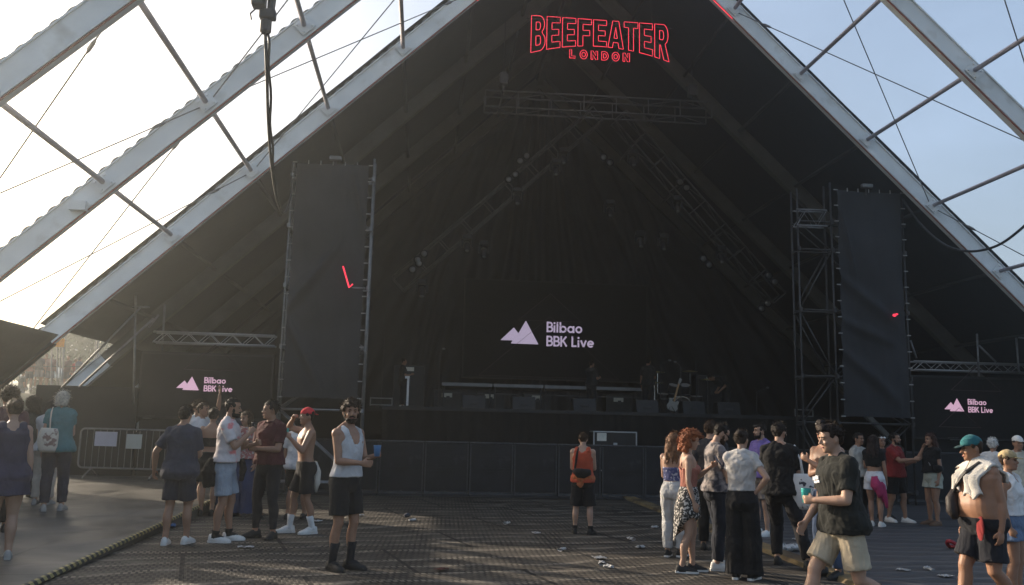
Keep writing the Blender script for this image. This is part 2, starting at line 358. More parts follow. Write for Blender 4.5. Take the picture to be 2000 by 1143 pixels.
# side skirt hanging below eave height along the left of the open bays
def smooth_(a, b, x): t = max(0, min(1, (x-a)/(b-a))); return t*t*(3-2*t)
d, nn = side_frame(-1)
def fn(u, v):
    Y = 6.0+(19.15-6.0)*u; z = (3.5-.8*smooth_(12.2, 13.2, Y)+.8*smooth_(15.4, 16.4, Y))*v; X = AX-(AZ-z)/SL  # unseen near stretch added for shade; dip lets a sun patch through
    return Vector((X, Y, z))+nn*(-.27-.08*math.sin(math.pi*v)*abs(math.sin(math.pi*(Y-7)/4.2))+.02*noise.noise((Y, z*2, 0)))
o = obj('side_skirt', MB().grid(fn, 40, 12), ROOFM, tent, smooth=True); so_ = o.modifiers.new('t', 'SOLIDIFY'); so_.thickness = .02; TODO.append(o)
Lf = side_frame(-1); foot = Vector((AX-AZ/SL, 19.6, 0)); e_ = .215
obj('beam_cover', MB().rings([[foot+Lf[0]*a+Lf[1]*u+Vector((0, v, 0)) for u, v in ((-e_, -.125), (e_, -.125), (e_, .125), (-e_, .125))] for a in (0, 1.6, 3.2, 4.75)]), ROOFM, tent)
jb = at(152, 404, 15.25); obj('junction_box', MB().box((jb.x-.14, 15.2, jb.z-.06), (jb.x+.14, 15.36, jb.z+.10)), BEAM, tent)
# dark side walls and back wall of the stage house
mb = MB().grid(lambda u, v: (AX-(AZ-3.5*v)/SL, 23.9+8.3*u, 3.5*v), 8, 4); obj('side_wall', mb, ROOFM, tent)
mb = MB().grid(lambda u, v: (AX+(AZ-3.5*v)/SL, 19.8+12.4*u, 3.5*v), 8, 4); obj('side_wall', mb, ROOFM, tent)
def fn(u, v): X = -11+30.2*u; return (X, 32.27, max(.01, rz_(X)+.48)*v)
obj('gable_wall', MB().grid(fn, 40, 8), ROOFM, tent)
# bracing cables
def P(s, k, Y): X = AX+s*k; return Vector((X, Y, rz_(X)))
def cable(a, b, r_=.012):
    obj('brace_cable', MB().tube([a, b], r_, 5), WIRE, tent)
    t = (b-a).normalized(); c = a+t*.9
    obj('turnbuckle', MB().tube([c, c+t*.08, c+t*.2, c+t*.28], [.012, .03, .03, .012], 6), WIRE, tent)
for s in (-1, 1):
    for i in (0, 1):
        ya, yb = FR[i], FR[i+1]
        for k0, k1 in ((13.2, 8.13), (8.13, 3.2)):
            cable(P(s, k1, ya), P(s, k0, yb)); cable(P(s, k1, yb), P(s, k0, ya))
# ================================================================== NEON SIGN
def letter_outline(ch):      # outer loop, then holes, in a unit box
    def arc(cx, cy, rx, ry, a0, a1, k=8): return [(cx+rx*math.cos(R(a0+(a1-a0)*i/k)), cy+ry*math.sin(R(a0+(a1-a0)*i/k))) for i in range(k+1)]
    if ch == 'B': return [[(0, 0)]+arc(.62, .26, .38, .26, -90, 62)+arc(.60, .76, .34, .24, -60, 90)+[(0, 1)], [(.34, .17)]+arc(.58, .30, .10, .13, -90, 90)+[(.34, .43)], [(.34, .6)]+arc(.56, .71, .09, .11, -90, 90)+[(.34, .82)]]
    if ch == 'E': return [[(0, 0), (.95, 0), (.95, .2), (.36, .2), (.36, .41), (.85, .41), (.85, .6), (.36, .6), (.36, .81), (.95, .81), (.95, 1), (0, 1)]]
    if ch == 'F': return [[(0, 0), (.36, 0), (.36, .38), (.85, .38), (.85, .58), (.36, .58), (.36, .8), (.97, .8), (.97, 1), (0, 1)]]
    if ch == 'A': return [[(-.06, 0), (.27, 0), (.33, .2), (.67, .2), (.73, 0), (1.06, 0), (.72, 1), (.28, 1)], [(.38, .36), (.62, .36), (.5, .78)]]
    if ch == 'T': return [[(.32, 0), (.68, 0), (.68, .8), (1, .8), (1, 1), (0, 1), (0, .8), (.32, .8)]]
    if ch == 'R': return [[(0, 0), (.36, 0), (.36, .4), (.42, .4), (.66, 0), (1.04, 0), (.76, .45)]+arc(.62, .71, .36, .29, -40, 90)+[(0, 1)], [(.36, .56)]+arc(.56, .69, .1, .13, -90, 90)+[(.36, .82)]]
    if ch == 'L': return [[(0, 0), (.85, 0), (.85, .25), (.3, .25), (.3, 1), (0, 1)]]
    if ch == 'O': return [arc(.5, .5, .55, .52, 0, 352, 16), arc(.5, .5, .27, .26, 0, 352, 12)]
    if ch == 'N': return [[(0, 0), (.27, 0), (.27, .55), (.70, 0), (1, 0), (1, 1), (.73, 1), (.73, .45), (.3, 1), (0, 1)]]
    if ch == 'D': return [[(0, 0)]+arc(.42, .5, .58, .5, -90, 90)+[(0, 1)], [(.28, .24)]+arc(.40, .5, .32, .26, -90, 90)+[(.28, .76)]]
sgA, sgB = at(1037, 30, 20.2), at(1307, 49, 20.2)
sw = sgB.x-sgA.x; sz = (sgA.z+sgB.z)/2
sign = thing('neon_sign', (sgA.x+sw/2, 20.2, sz-1), 'red outlined neon lettering sign hung high in the tent peak', 'neon sign')
txt = 'BEEFEATER'; cell = sw/len(txt)
hc, he = .70, .99
for i, ch in enumerate(txt):
    mb = MB()
    for loop in letter_outline(ch):
        q = []
        for j, (u, v) in enumerate(loop):       # subdivide so the arched foot bends
            u2, v2 = loop[(j+1) % len(loop)]
            for k in range(3): q.append((u+(u2-u)*k/3, v+(v2-v)*k/3))
        pts = []
        for u, v in q:
            x = sgA.x+cell*(i+.04+.90*u); e = (x-(sgA.x+sw/2))/(sw/2)
            pts.append((x, 20.2, sz-(1-v)*(hc+(he-hc)*e*e)))
        mb.tube(pts+[pts[0], pts[1]], .0075, 6)
    obj('letter', mb, RED, sign)
REDD = M('red letter face', (.22, .012, .02), .5, .1, 5, 0)
wl, hl = 1.62, .225; x0 = sgA.x+sw/2-wl/2+.0; zb = sz-hc-.13-hl
for i, ch in enumerate('LONDON'):
    mb = MB(); cl = wl/6; lps = letter_outline(ch)
    for loop in lps:
        pts = [(x0+cl*(i+.13+.62*u), 20.2, zb+hl*v) for u, v in loop]
        mb.tube(pts+[pts[0], pts[1]], .007, 6)
    obj('letter', mb, RED, sign)
obj('support_bar', MB().tube([(sgA.x-.1, 20.28, sz-.05), (sgB.x+.1, 20.28, sz-.05)], .012, 6), INPUR, sign)
for fx in (.12, .88):
    X = sgA.x+sw*fx; obj('hanging_wire', MB().tube([(X, 20.28, sz-.05), (X, 20.28, rz_(X)+.1)], .004, 5), INPUR, sign)
# ================================================================== STAGE
SF = 22.6                                      # stage front
stage = thing('stage', (4.9, 27, 0), 'wide low black stage with plain cloth front between two scaffold towers', 'stage')
obj('deck', MB().box((-1.0, SF+.02, 1.92), (11.2, 32.2, 2.08)), M('black stage deck', (.022, .022, .024), .5, .3, 2, .1, 20), stage)
obj('edge_profile', MB().box((-1.0, SF-.03, 2.0), (11.2, SF+.018, 2.085)), BLACKM, stage)
def fn(u, v): X = -1.0+12.2*u; return (X, SF+.02*math.sin(X*17)+.015*math.sin(X*41+2)*(1-v), 1.995*v)
obj('front_skirt', MB().grid(fn, 260, 6), BLACKC, stage, smooth=True)
# black backdrop drape with radiating folds
def fn(u, v):
    X = AX-10.2+20.4*u; h = rz_(X)-.7; Z = 2.1+(h-2.1)*v
    a = math.atan2(X-AX, 17-Z)
    return (X, 31.6+0.13*math.sin(a*58+7*noise.noise((X*.35, 0, 1)))+.07*math.sin(a*131+9*noise.noise((X*.5, 1, 4)))+.16*noise.noise((X*.9, Z*.35, 0)), max(Z, 2.1))
DRAPE = M('black backdrop cloth', (.028, .028, .031), .65, .25, 1.2, .2, 9)
tag(obj('backdrop_drape', MB().grid(fn, 420, 40), DRAPE, smooth=True), 'black folded cloth backdrop hanging across the rear of the stage', 'backdrop')
# ------------------------------------------------------------------ letters of the festival logo (geometric sans)
def stroke_letter(ch, t=.19):
    L_ = lambda *a: ('l',)+a
    A_ = lambda cx, cy, rx, ry, a0, a1: ('a', cx, cy, rx, ry, a0, a1)
    X = .66
    T = {'B': (.66, [L_(.1, 0, .1, 1), L_(.1, .09, .34, .09), L_(.1, .5, .34, .5), L_(.1, .91, .32, .91), A_(.36, .295, .21, .205, -90, 90), A_(.33, .705, .19, .205, -90, 90)]),
         'i': (.28, [L_(.1, 0, .1, .66), L_(.1, .78, .1, .97)]), 'l': (.28, [L_(.1, 0, .1, 1)]),
         'b': (.76, [L_(.1, 0, .1, 1), A_(.37, .33, .25, .25, 0, 360)]), 'a': (.76, [A_(.33, .33, .25, .25, 0, 360), L_(.6, 0, .6, .66)]),
         'o': (.74, [A_(.34, .33, .25, .25, 0, 360)]), 'K': (.72, [L_(.1, 0, .1, 1), L_(.16, .45, .58, .97), L_(.26, .58, .62, .03)]),
         'L': (.58, [L_(.1, 0, .1, 1), L_(.1, .09, .5, .09)]), 'v': (.64, [L_(.06, .66, .3, .04), L_(.54, .66, .3, .04)]),
         'e': (.72, [A_(.34, .33, .25, .25, 0, 318), L_(.12, .33, .6, .33)]), ' ': (.34, [])}
    return T[ch]
def add_logo(par, cx, cz, Y, wtot, mat):
    """mountain mark and two lines of words; wtot is the width from the mark's left to the words' right"""
    k = wtot/190.0; n0 = 0
    m_ = [(0, 8), (26, 38), (37, 26), (45, 45), (72, 2), (14, 2), (18, 8)]
    X0 = cx-wtot/2
    tri = [(0, 8), (25, 33), (34, 22), (48, 47), (73, 2), (20, 2), (23, 8)]
    obj('mountain_mark', MB().prism([(X0+x*k, Y, cz+(y-24)*k) for x, y in tri], (0, -.012, 0)), mat, par)
    for line, base, in (('Bilbao', 26), ('BBK Live', -1)):
        x = 88.0; cap = 20.5
        for ch in line:
            wd, strokes = stroke_letter(ch); mb = MB()
            for q, s_ in enumerate(strokes):
                t = .082
                if s_[0] == 'l':
                    a = Vector((s_[1], s_[2])); b = Vector((s_[3], s_[4])); d = (b-a).normalized(); nn = Vector((-d.y, d.x))*t
                    poly = [a+nn, a-nn, b-nn, b+nn]; quads = [poly]
                else:
                    _, ax_, ay_, rx, ry, a0, a1 = s_; k_ = 20; quads = []
                    pt = lambda i, o: Vector((ax_+(rx+o)*math.cos(R(a0+(a1-a0)*i/k_)), ay_+(ry+o)*math.sin(R(a0+(a1-a0)*i/k_))))
                    for i in range(k_): quads.append([pt(i, t), pt(i+1, t), pt(i+1, -t), pt(i, -t)])
                for pl in quads: mb.add([(X0+(x+p.x*cap)*k, Y-.006-.0008*q, cz+(base-24+p.y*cap)*k) for p in pl], [(0, 1, 2, 3)])
            if mb.v: obj('letter', mb, mat, par)
            x += wd*cap
PINK = E_('lit pink pixels', (.66, .41, .54), .50); LILAC = E_('lit lilac pixels', (.50, .42, .58), .42)
FAINT = E_('dim screen lines', (.03, .02, .024), .25)
SCREEN = M('black screen face', (.010, .010, .011), .8, .2, 6, .1, 120)
def led_screen(x0, x1, z0, z1, Y, label, lx, lz, lw, mat, tris):
    t = thing('led_screen', ((x0+x1)/2, Y, z0), label, 'screen', 'large LED screens of the stage')
    obj('screen_panel', MB().box((x0, Y, z0), (x1, Y+.1, z1)), SCREEN, t)
    mb = MB(); e = .05
    mb.box((x0-e, Y+.01, z0-e), (x0-.002, Y+.14, z1+e)); fr = [mb]
    obj('frame', mb, BLACKM, t); obj('frame', MB().box((x1+.002, Y+.01, z0-e), (x1+e, Y+.14, z1+e)), BLACKM, t)
    obj('frame', MB().box((x0, Y+.01, z1+.002), (x1, Y+.14, z1+e)), BLACKM, t); obj('frame', MB().box((x0, Y+.01, z0-e), (x1, Y+.14, z0-.002)), BLACKM, t)
    add_logo(t, lx, lz, Y-.004, lw, mat)
    for (cx, cz, h) in tris:
        p = [(cx-h*1.15, Y-.012, cz), (cx, Y-.012, cz+h), (cx+h*1.15, Y-.012, cz)]
        obj('faint_triangle', MB().tube(p+[p[0], p[1]], .010, 4), FAINT, t)
    return t
YL = 21.4
a, b = at(345, 750, YL), at(460, 752, YL)
l0, l1 = at(280, 690, YL), at(532, 692, YL)
led_screen(l0.x, l1.x, 1.68, l0.z, YL, 'left side screen with pink mountain logo under a short truss', (a.x+b.x)/2, a.z+.02, b.x-a.x, PINK, [((a.x+b.x)/2+.15, a.z+.35, .6)])
a, b = at(1844, 792, YL), at(1943, 795, YL)
l0, l1 = at(1783, 736, YL), at(2030, 740, YL)
led_screen(l0.x, l1.x, 1.62, l0.z, YL, 'right side screen with pink mountain logo beyond the big man in the teal cap', (a.x+b.x)/2, a.z+.02, b.x-a.x, PINK, [((a.x+b.x)/2+.2, a.z+.4, .6), ((a.x+b.x)/2-.3, a.z-.55, .5)])
a, b = at(978, 648, 31), at(1169, 652, 31)
q0, q1 = at(905, 735, 31), at(1262, 560, 31)
led_screen(q0.x, q1.x, q0.z, q1.z, 31, 'central rear screen with pale lilac mountain logo behind the instruments', (a.x+b.x)/2, a.z, b.x-a.x, LILAC, [((a.x+b.x)/2, a.z+.45, 1.0), ((a.x+b.x)/2+.0, q0.z+.05, 2.2)])
# ------------------------------------------------------------------ trusses
def truss(name, a, b, hv, dv, label, group, seg=.5, rad=.025, mat=ALU, post=False, cat='truss'):
    a, b = Vector(a), Vector(b); hv, dv = Vector(hv), Vector(dv)
    t = thing(name, (a+b)/2, label, cat, group); L = (b-a).length; n_ = max(2, int(L/seg)); d = (b-a)/n_
    for o in (Vector((0, 0, 0)), hv, dv, hv+dv): obj('chord', MB().tube([a+o, b+o], rad, 8), mat, t, smooth=True)
    for o in (Vector((0, 0, 0)), dv):
        if post:
            for i in range(0, n_+1): obj('lacing', MB().tube([a+d*i+o, a+d*i+hv+o], rad*.6, 6), mat, t)
        else: obj('lacing', MB().tube([a+d*i+o+(hv if i % 2 else Vector((0, 0, 0))) for i in range(n_+1)], rad*.5, 6), mat, t)
    for o in (Vector((0, 0, 0)), hv): obj('lacing', MB().tube([a+d*i+o+(dv if i % 2 else Vector((0, 0, 0))) for i in range(n_+1)], rad*.5, 6), mat, t)
    return t
tl0, tl1 = at(298, 668, 21.6), at(536, 676, 21.6)
truss('side_truss', tl0, tl1, (0, 0, .25), (0, .27, 0), 'short bright aluminium truss above the left side screen', 'trusses above the side screens', .26)
tl0, tl1 = at(1786, 722, 21.6), at(2030, 729, 21.6)
truss('side_truss', tl0, tl1, (0, 0, .22), (0, .27, 0), 'short bright aluminium truss above the right side screen', 'trusses above the side screens', .26)
for x0, x1 in ((-4.95, -4.75), (-5.55, -5.4)): pass
a, b = at(948, 207, 22.2), at(1390, 221, 22.2)
truss('ceiling_truss', (a.x, 22.2, a.z), (b.x, 22.2, a.z+.05), (0, 0, .45), (0, .5, 0), 'dark horizontal truss hung across the tent peak under the neon sign', None, .78, .024, RIGM, True)
ap = at(1190, 222, 25.5)
for s, (px, py), lab in ((-1, (788, 566), 'dark sloping lighting truss descending to the left from the stage peak'), (1, (1512, 592), 'dark sloping lighting truss descending to the right from the stage peak')):
    e = at(px, py, 25.5); d = (e-ap).normalized(); nn = Vector((-d.z, 0, d.x)) if s > 0 else Vector((d.z, 0, -d.x))
    if nn.z < 0: nn = -nn
    truss('lighting_truss', ap+d*.25, e, nn*.5, (0, .5, 0), lab, 'sloping lighting trusses', .85, .028, RIGM, True)
# chain hoists holding the ceiling truss
HOIST = M('hoist body', (.06, .06, .06), .5, .3, 8, .1, 40, metal=.3)
for px, lab in ((984, 'left of the two chain hoists holding the ceiling truss'), (1352, 'right of the two chain hoists holding the ceiling truss')):
    p = at(px, 150, 22.45); top_z = min(rz_(p.x)-.25, 14.0)
    t = thing('chain_hoist', (p.x, 22.45, a.z+.47), lab, 'chain hoist', 'chain hoists of the ceiling truss')
    obj('hook', MB().tube([(p.x, 22.45, a.z+.47), (p.x, 22.45, a.z+.72)], .025, 6), HOIST, t)
    obj('motor', MB().box((p.x-.12, 22.33, a.z+.72), (p.x+.12, 22.57, a.z+1.05)), HOIST, t, bevel=.03)
    obj('chain', MB().tube([(p.x, 22.45, a.z+1.05), (p.x, 22.45, top_z)], .014, 5), DKSTEEL, t)
# ------------------------------------------------------------------ lamps on the rig
LENS = M('lamp reflector', (.13, .13, .127), .35, .1, 5, 0, metal=.5)
def blinder(px, py, Y, label, ang):
    p = at(px, py, Y); t = thing('blinder_lamp', p, label, 'stage lamp', 'twin blinder lamps on the lighting rig')
    d = Vector((math.cos(ang), 0, math.sin(ang)))
    for k in (-1, 1):
        c = p+d*(k*.13)
        obj('housing', MB().tube([c+Vector((0, .16, .03)), c+Vector((0, .02, 0)), c+Vector((0, -.02, 0))], [.07, .12, .125], 14), BLACKM, t, smooth=True)
        obj('lens', MB().ball(c+Vector((0, -.03, 0)), (.085, .02, .085), 14, 6), LENS, t, smooth=True)
    obj('bracket', MB().tube([p-d*.22+Vector((0, .1, 0)), p+Vector((0, .25, .2)), p+d*.22+Vector((0, .1, 0))], .015, 6), BLACKM, t)
bl = [(1022, 310, .7), (1000, 346, .7), (1185, 313, -.7), (1334, 362, -.7), (822, 502, .8), (812, 521, .8), (1379, 512, -.8), (1507, 545, -.8), (1493, 598, .7)]
bw = ['upper left of the sloping truss, highest pair there', 'left of the sloping truss, second pair from the peak', 'centre just below the peak', 'right truss, upper half', 'left truss, near its lower end, upper of two', 'left truss, near its lower end, lower of two', 'inside the right truss, lower half', 'right truss, bright pair near its foot', 'right truss, last pair at its foot']
for (x, y, g), s in zip(bl, bw): blinder(x, y, 25.2, 'twin round blinder lamp at the '+s, g)
def mover(px, py, Y, label):
    p = at(px, py, Y); t = thing('moving_light', p, label, 'stage lamp', 'moving head lights on the lighting rig')
    obj('base', MB().box((p.x-.14, Y-.12, p.z+.16), (p.x+.14, Y+.12, p.z+.30)), BLACKM, t, bevel=.02)
    for k in (-1, 1): obj('yoke_arm', MB().box((p.x+k*.15-.02, Y-.05, p.z-.08), (p.x+k*.15+.02, Y+.05, p.z+.16)), BLACKM, t)
    obj('head', MB().tube([(p.x, Y+.08, p.z+.06), (p.x, Y-.02, p.z-.04), (p.x, Y-.12, p.z-.2)], [.08, .11, .09], 12), BLACKM, t, smooth=True)
    obj('lens', MB().ball((p.x, Y-.125, p.z-.205), (.06, .03, .05), 12, 6), LENS, t, smooth=True)
for (x, y), s in zip([(1100, 308), (1010, 386), (912, 478), (824, 566), (1085, 330), (1236, 312), (1322, 402), (1408, 500), (1190, 410), (1250, 470), (1295, 475), (945, 490)],
    ['upper left truss near the peak', 'middle of the left truss', 'lower half of the left truss', 'foot of the left truss', 'left truss behind the highest pair', 'upper right truss near the peak', 'middle of the right truss', 'lower half of the right truss', 'centre of the stage roof', 'space above the central screen, left one', 'space above the central screen, right one', 'space beside the lower left truss']):
    mover(x, y, 25.9 if s.startswith(('cen', 'spa')) else 25.3, 'small black moving head light at the '+s)
# ------------------------------------------------------------------ scaffold towers with scrims
TIE = M('pale tie', (.28, .28, .27), .7, .1, 10, 0)
def tower(xs, ys, zt, label, group, lifts, mat=GALV, braces=True, zb=0.0, topx=.2):
    t = thing('scaffold_tower', ((xs[0]+xs[-1])/2, (ys[0]+ys[1])/2, zb), label, 'scaffolding', group)
    for i, X in enumerate(xs):
        for Y in ys:
            o = obj('upright', MB().tube([(X, Y, zb), (X, Y, zt+topx*(i % 2)+.1)], .027, 8), mat, t, smooth=True)
            mb = MB(); 
    for z in lifts:
        for Y in ys: obj('ledger', MB().tube([(xs[0], Y-.03, z), (xs[-1], Y-.03, z)], .024, 8), mat, t, smooth=True)
        for X in xs: obj('ledger', MB().tube([(X, ys[0], z-.06), (X, ys[1], z-.06)], .024, 8), mat, t, smooth=True)
    if braces:
        for k in range(len(lifts)-1):
            for Y in ys:
                for i in range(len(xs)-1):
                    a, b = (xs[i], xs[i+1]) if (k+i) % 2 else (xs[i+1], xs[i])
                    obj('brace', MB().tube([(a, Y+.04, lifts[k]), (b, Y+.04, lifts[k+1])], .02, 6), mat, t, smooth=True)
    for X in xs:
        for z in lifts: obj('coupler', MB().tube([(X, ys[0]-.05, z-.05), (X, ys[0]-.05, z+.05)], .045, 8), mat, t)
    return t
YT = 20.1
A0, A1 = at(573, 318, YT), at(731, 325, YT)
tower([A0.x, A1.x], (YT, YT+.4), A0.z-.1, 'tall scaffold tower carrying the left dark scrim', 'scaffold towers beside the stage', [.3, 1.9, 3.3, 4.7, 6.1, 7.3])
B0, B1 = at(1621, 372, YT), at(1760, 381, YT); Bm = at(1556, 372, YT)
tower([Bm.x, B0.x, B1.x], (YT, YT+.35), B0.z-.1, 'tall scaffold tower carrying the right dark scrim', 'scaffold towers beside the stage', [.3, 1.9, 3.0, 4.6, 6.1, 6.8], DKSTEEL)
obj_ = None
def scrim(x0, x1, z0, z1, Y, label, seed, folds):
    def fn(u, v):
        X = x0+(x1-x0)*u; Z = z0+(z1-z0)*v; e = min(u, 1-u, v, 1-v)
        y = .09*noise.noise((X*1.1, Z*.45, seed))+.022*noise.noise((X*5, Z*1.6, seed))
        for (ax_, az_, bx, bz, amp, wd) in folds:
            px, pz = u-ax_, v-az_; dx, dz = bx-ax_, bz-az_; L2 = dx*dx+dz*dz; tt = max(0, min(1, (px*dx+pz*dz)/L2)); dist = math.hypot(px-dx*tt, (pz-dz*tt)*2)
            y -= 1.5*amp*math.exp(-(dist/wd)**2)*math.sin(math.pi*min(1, tt*.8+.2))
        sc = .02*abs(math.sin(math.pi*v*14))*max(0, 1-min(u, 1-u)*12)
        return (X+(sc if u < .5 else -sc), Y+y, Z)
    t = thing('scrim_banner', ((x0+x1)/2, Y, z0), label, 'banner', 'dark scrims tied to the scaffold towers')
    obj('scrim_cloth', MB().grid(fn, 60, 140), SCRIM, t, smooth=True)
    for k in range(15):
        z = z0+(z1-z0)*k/14
        for X in (x0-.03, x1+.03): obj('tie', MB().tube([(X-.05, Y-.05, z), (X+.05, Y-.05, z)], .016, 5), TIE, t)
    for k in range(1, 6):
        X = x0+(x1-x0)*k/6
        obj('tie', MB().tube([(X, Y-.04, z1-.03), (X, Y-.04, z1+.06)], .013, 5), TIE, t)
    return t
sz_ = at(640, 778, YT).z
sc1 = scrim(A0.x+.09, A1.x-.1, sz_, A0.z-.02, YT-.1, 'left dark scrim banner with a red check shaped light on it', 1.3, [(.02, .38, .72, .68, .13, .06), (.05, .3, .55, .02, .08, .06), (.8, .95, 1., .7, .06, .05)])
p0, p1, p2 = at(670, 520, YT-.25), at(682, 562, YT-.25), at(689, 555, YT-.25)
obj('red_flare', MB().tube([p0, p1, p2], .018, 6), RED, sc1)  # glowing tube traces a lens reflection of the neon
sz_ = at(1700, 815, YT).z
sc2 = scrim(B0.x+.1, B1.x-.09, sz_, B0.z-.02, YT-.1, 'right dark scrim banner with a small red flare mark on it', 4.1, [(.02, .6, .9, .4, .1, .06), (.05, .9, .3, .55, .07, .05), (.02, .28, .9, .05, .1, .06), (0, .42, .95, .30, .07, .05)])
p = at(1747, 616, YT-.25); obj('red_flare', MB().ball(p, (.05, .02, .035)), RED, sc2); obj('red_flare', MB().ball(p+Vector((.06, 0, .03)), (.04, .02, .02)), RED, sc2)  # glowing blobs copy a red lens reflection, no lamp here
# little floodlights on top of the scrims
for X, z_, s in (((A0.x+A1.x)/2+.05, A0.z, 'left'), ((B0.x+B1.x)/2-.05, B0.z, 'right')):
    Yf = YT-.1; t = thing('floodlight', (X, Yf, z_), 'small floodlight on top of the %s scrim' % s, 'floodlight', 'floodlights above the scrims')
    obj('bracket', MB().tube([(X, Yf, z_-.1), (X, Yf, z_+.06)], .02, 6), DKSTEEL, t)
    obj('lamp_head', MB().box((X-.14, Yf-.12, z_+.06), (X+.14, Yf, z_+.16)), GALV, t, bevel=.02)
    obj('reflector', MB().box((X-.11, Yf-.135, z_+.075), (X+.11, Yf-.122, z_+.145)), LENS, t)
# truss ladder at the right tower
lt = at(1556, 440, YT-.2); lt2 = at(1616, 442, YT-.2)
truss('ladder_truss', lt, lt2, (0, 0, .40), (0, .2, 0), 'short lattice truss clamped across the left bay of the right tower', None, .25, .02, GALV)
# ------------------------------------------------------------------ outer scaffolds over the side screens
def pole_set(name, label, poles, grp):
    t = thing(name, poles[0][0], label, 'scaffolding', grp)
    for a, b in poles: obj('pole', MB().tube([a, b], .026, 8), GALV, t, smooth=True)
Yp = 21.0
q = lambda x, y, Y=Yp: tuple(at(x, y, Y))
pole_set('tube_scaffold', 'thin scaffold poles with long raking braces left of the left screen', [(q(265, 577), q(261, 790)), (q(277, 598), q(120, 758)), (q(300, 622), q(155, 756)), (q(258, 600), q(292, 600)), (q(322, 595, 21.9), q(316, 690, 21.9)), (q(310, 615, 21.9), q(290, 640, 21.9))], 'outer scaffold frames')
pole_set('tube_scaffold', 'thin scaffold poles above the right screen truss', [(q(1908, 652, 20.8), q(1912, 735, 20.8)), (q(1912, 675, 20.8), q(1945, 707, 20.8)), (q(1778, 665, 20.8), q(1790, 700, 20.8)), (q(1990, 660, 20.8), q(2030, 662, 20.8)), (q(1985, 660, 20.8), q(1990, 730, 20.8))], 'outer scaffold frames')
# ------------------------------------------------------------------ dark walls under and beside the screens
WALLM = M('matt black panel', (.009, .010, .011), .8, .3, 2, .2, 20)
tag(obj('panel_wall', MB().box((-8.9, 21.3, 0), (-6.62, 21.42, 2.33)), WALLM, bevel=.01), 'black panel wall left of the left screen behind the steel barrier', 'panel wall', 'black panel walls')
tag(obj('panel_wall', MB().box((-6.6, 21.5, 0), (-3.5, 21.62, 1.62)), WALLM, bevel=.01), 'black panel wall directly under the left screen', 'panel wall', 'black panel walls')
tag(obj('panel_wall', MB().box((12.6, 21.5, 0), (17.5, 21.62, 1.56)), WALLM, bevel=.01), 'black panel wall directly under the right screen', 'panel wall', 'black panel walls')
# ------------------------------------------------------------------ crowd barrier along the pit
BARM = M('black barrier sheet', (.016, .0165, .020), .55, .35, 2.5, .25, 30, col2=(.048, .05, .055), c2scale=3, c2edge=(.6, .75), metal=.2)
BARE = M('worn barrier edge', (.055, .057, .061), .45, .3, 12, .1, 30, metal=.4)
t = thing('crowd_barrier', (0, 21, 0), 'black steel crowd barrier panel in the long row before the stage', 'crowd barrier', 'crowd barrier panels')
W_ = 1.06
obj('front_sheet', MB().box((-W_/2+.012, 20.98, .10), (W_/2-.012, 21.0, 1.20)), BARM, t)
obj('top_rail', MB().tube([(-W_/2+.01, 20.99, 1.225), (W_/2-.01, 20.99, 1.225)], .025, 8), BARE, t)
for k in (-1, 1): obj('post', MB().box((k*(W_/2-.03)-.015, 20.955, .02), (k*(W_/2-.03)+.015, 20.978, 1.2)), BARE, t)
for z in (.55, .62, .9): obj('rib', MB().box((-W_/2+.05, 20.966, z), (W_/2-.05, 20.979, z+.02)), BARM, t)
obj('foot_plate', MB().add([(-W_/2+.01, 20.35, .012), (W_/2-.01, 20.35, .012), (W_/2-.01, 20.98, .03), (-W_/2+.01, 20.98, .03), (-W_/2+.01, 20.98, .09), (W_/2-.01, 20.98, .09)], [(0, 1, 2, 3), (3, 2, 5, 4)]), BARE, t)
obj('brace', MB().box((-.02, 21.01, .05), (.02, 21.5, .08)), BARE, t)
xb0 = -3.6
for k in range(20):
    c = t if k == 0 else copy_tree(t); c.location = (xb0+W_*k, 21+.02*math.sin(k*2.3), 0); c.rotation_euler = (0, 0, .012*math.sin(k*1.7))
# ------------------------------------------------------------------ pedestrian barrier on the walkway
pA, pB = gwalk(150, 932), gwalk(330, 938)
mid = (pA+pB)/2; L = 2.15; t = thing('pedestrian_barrier', mid, 'galvanised steel pedestrian barrier with paper notices on the grey walkway', 'barrier', rz=math.atan2(pB.y-pA.y, pB.x-pA.x))
rr = .1; z0, z1 = .22, 1.08
cor = [(-L/2+rr, z0), (L/2-rr, z0)]; pts = []
for cx, cz, a0 in ((L/2-rr, z0+rr, -90), (L/2-rr, z1-rr, 0), (-L/2+rr, z1-rr, 90), (-L/2+rr, z0+rr, 180)):
    for i in range(6): a = R(a0+90*i/5); pts.append((cx+rr*math.cos(a), 0, cz+rr*math.sin(a)))
obj('frame', MB().tube(pts+[pts[0], pts[1]], .021, 8), GALV, t, local=True, smooth=True)
for i in range(13): X = -L/2+L*(i+1)/14; obj('bar', MB().tube([(X, 0, z0), (X, 0, z1)], .009, 6), GALV, t, local=True)
for X in (-L/2+.32, L/2-.32): obj('foot', MB().tube([(X, -.32, .01), (X, -.26, .06), (X, 0, z0-.01), (X, .26, .06), (X, .32, .01)], .017, 6), GALV, t, local=True)
obj('notice', MB().box((-.72, -.03, .70), (-.20, -.024, 1.02)), M('grey paper', (.45, .46, .55), .7, .06, 6, .15, 20), t, local=True)
obj('notice', MB().box((.02, -.03, .66), (.38, -.024, .98)), M('grey green paper', (.40, .44, .42), .7, .06, 6, .15, 20), t, local=True)
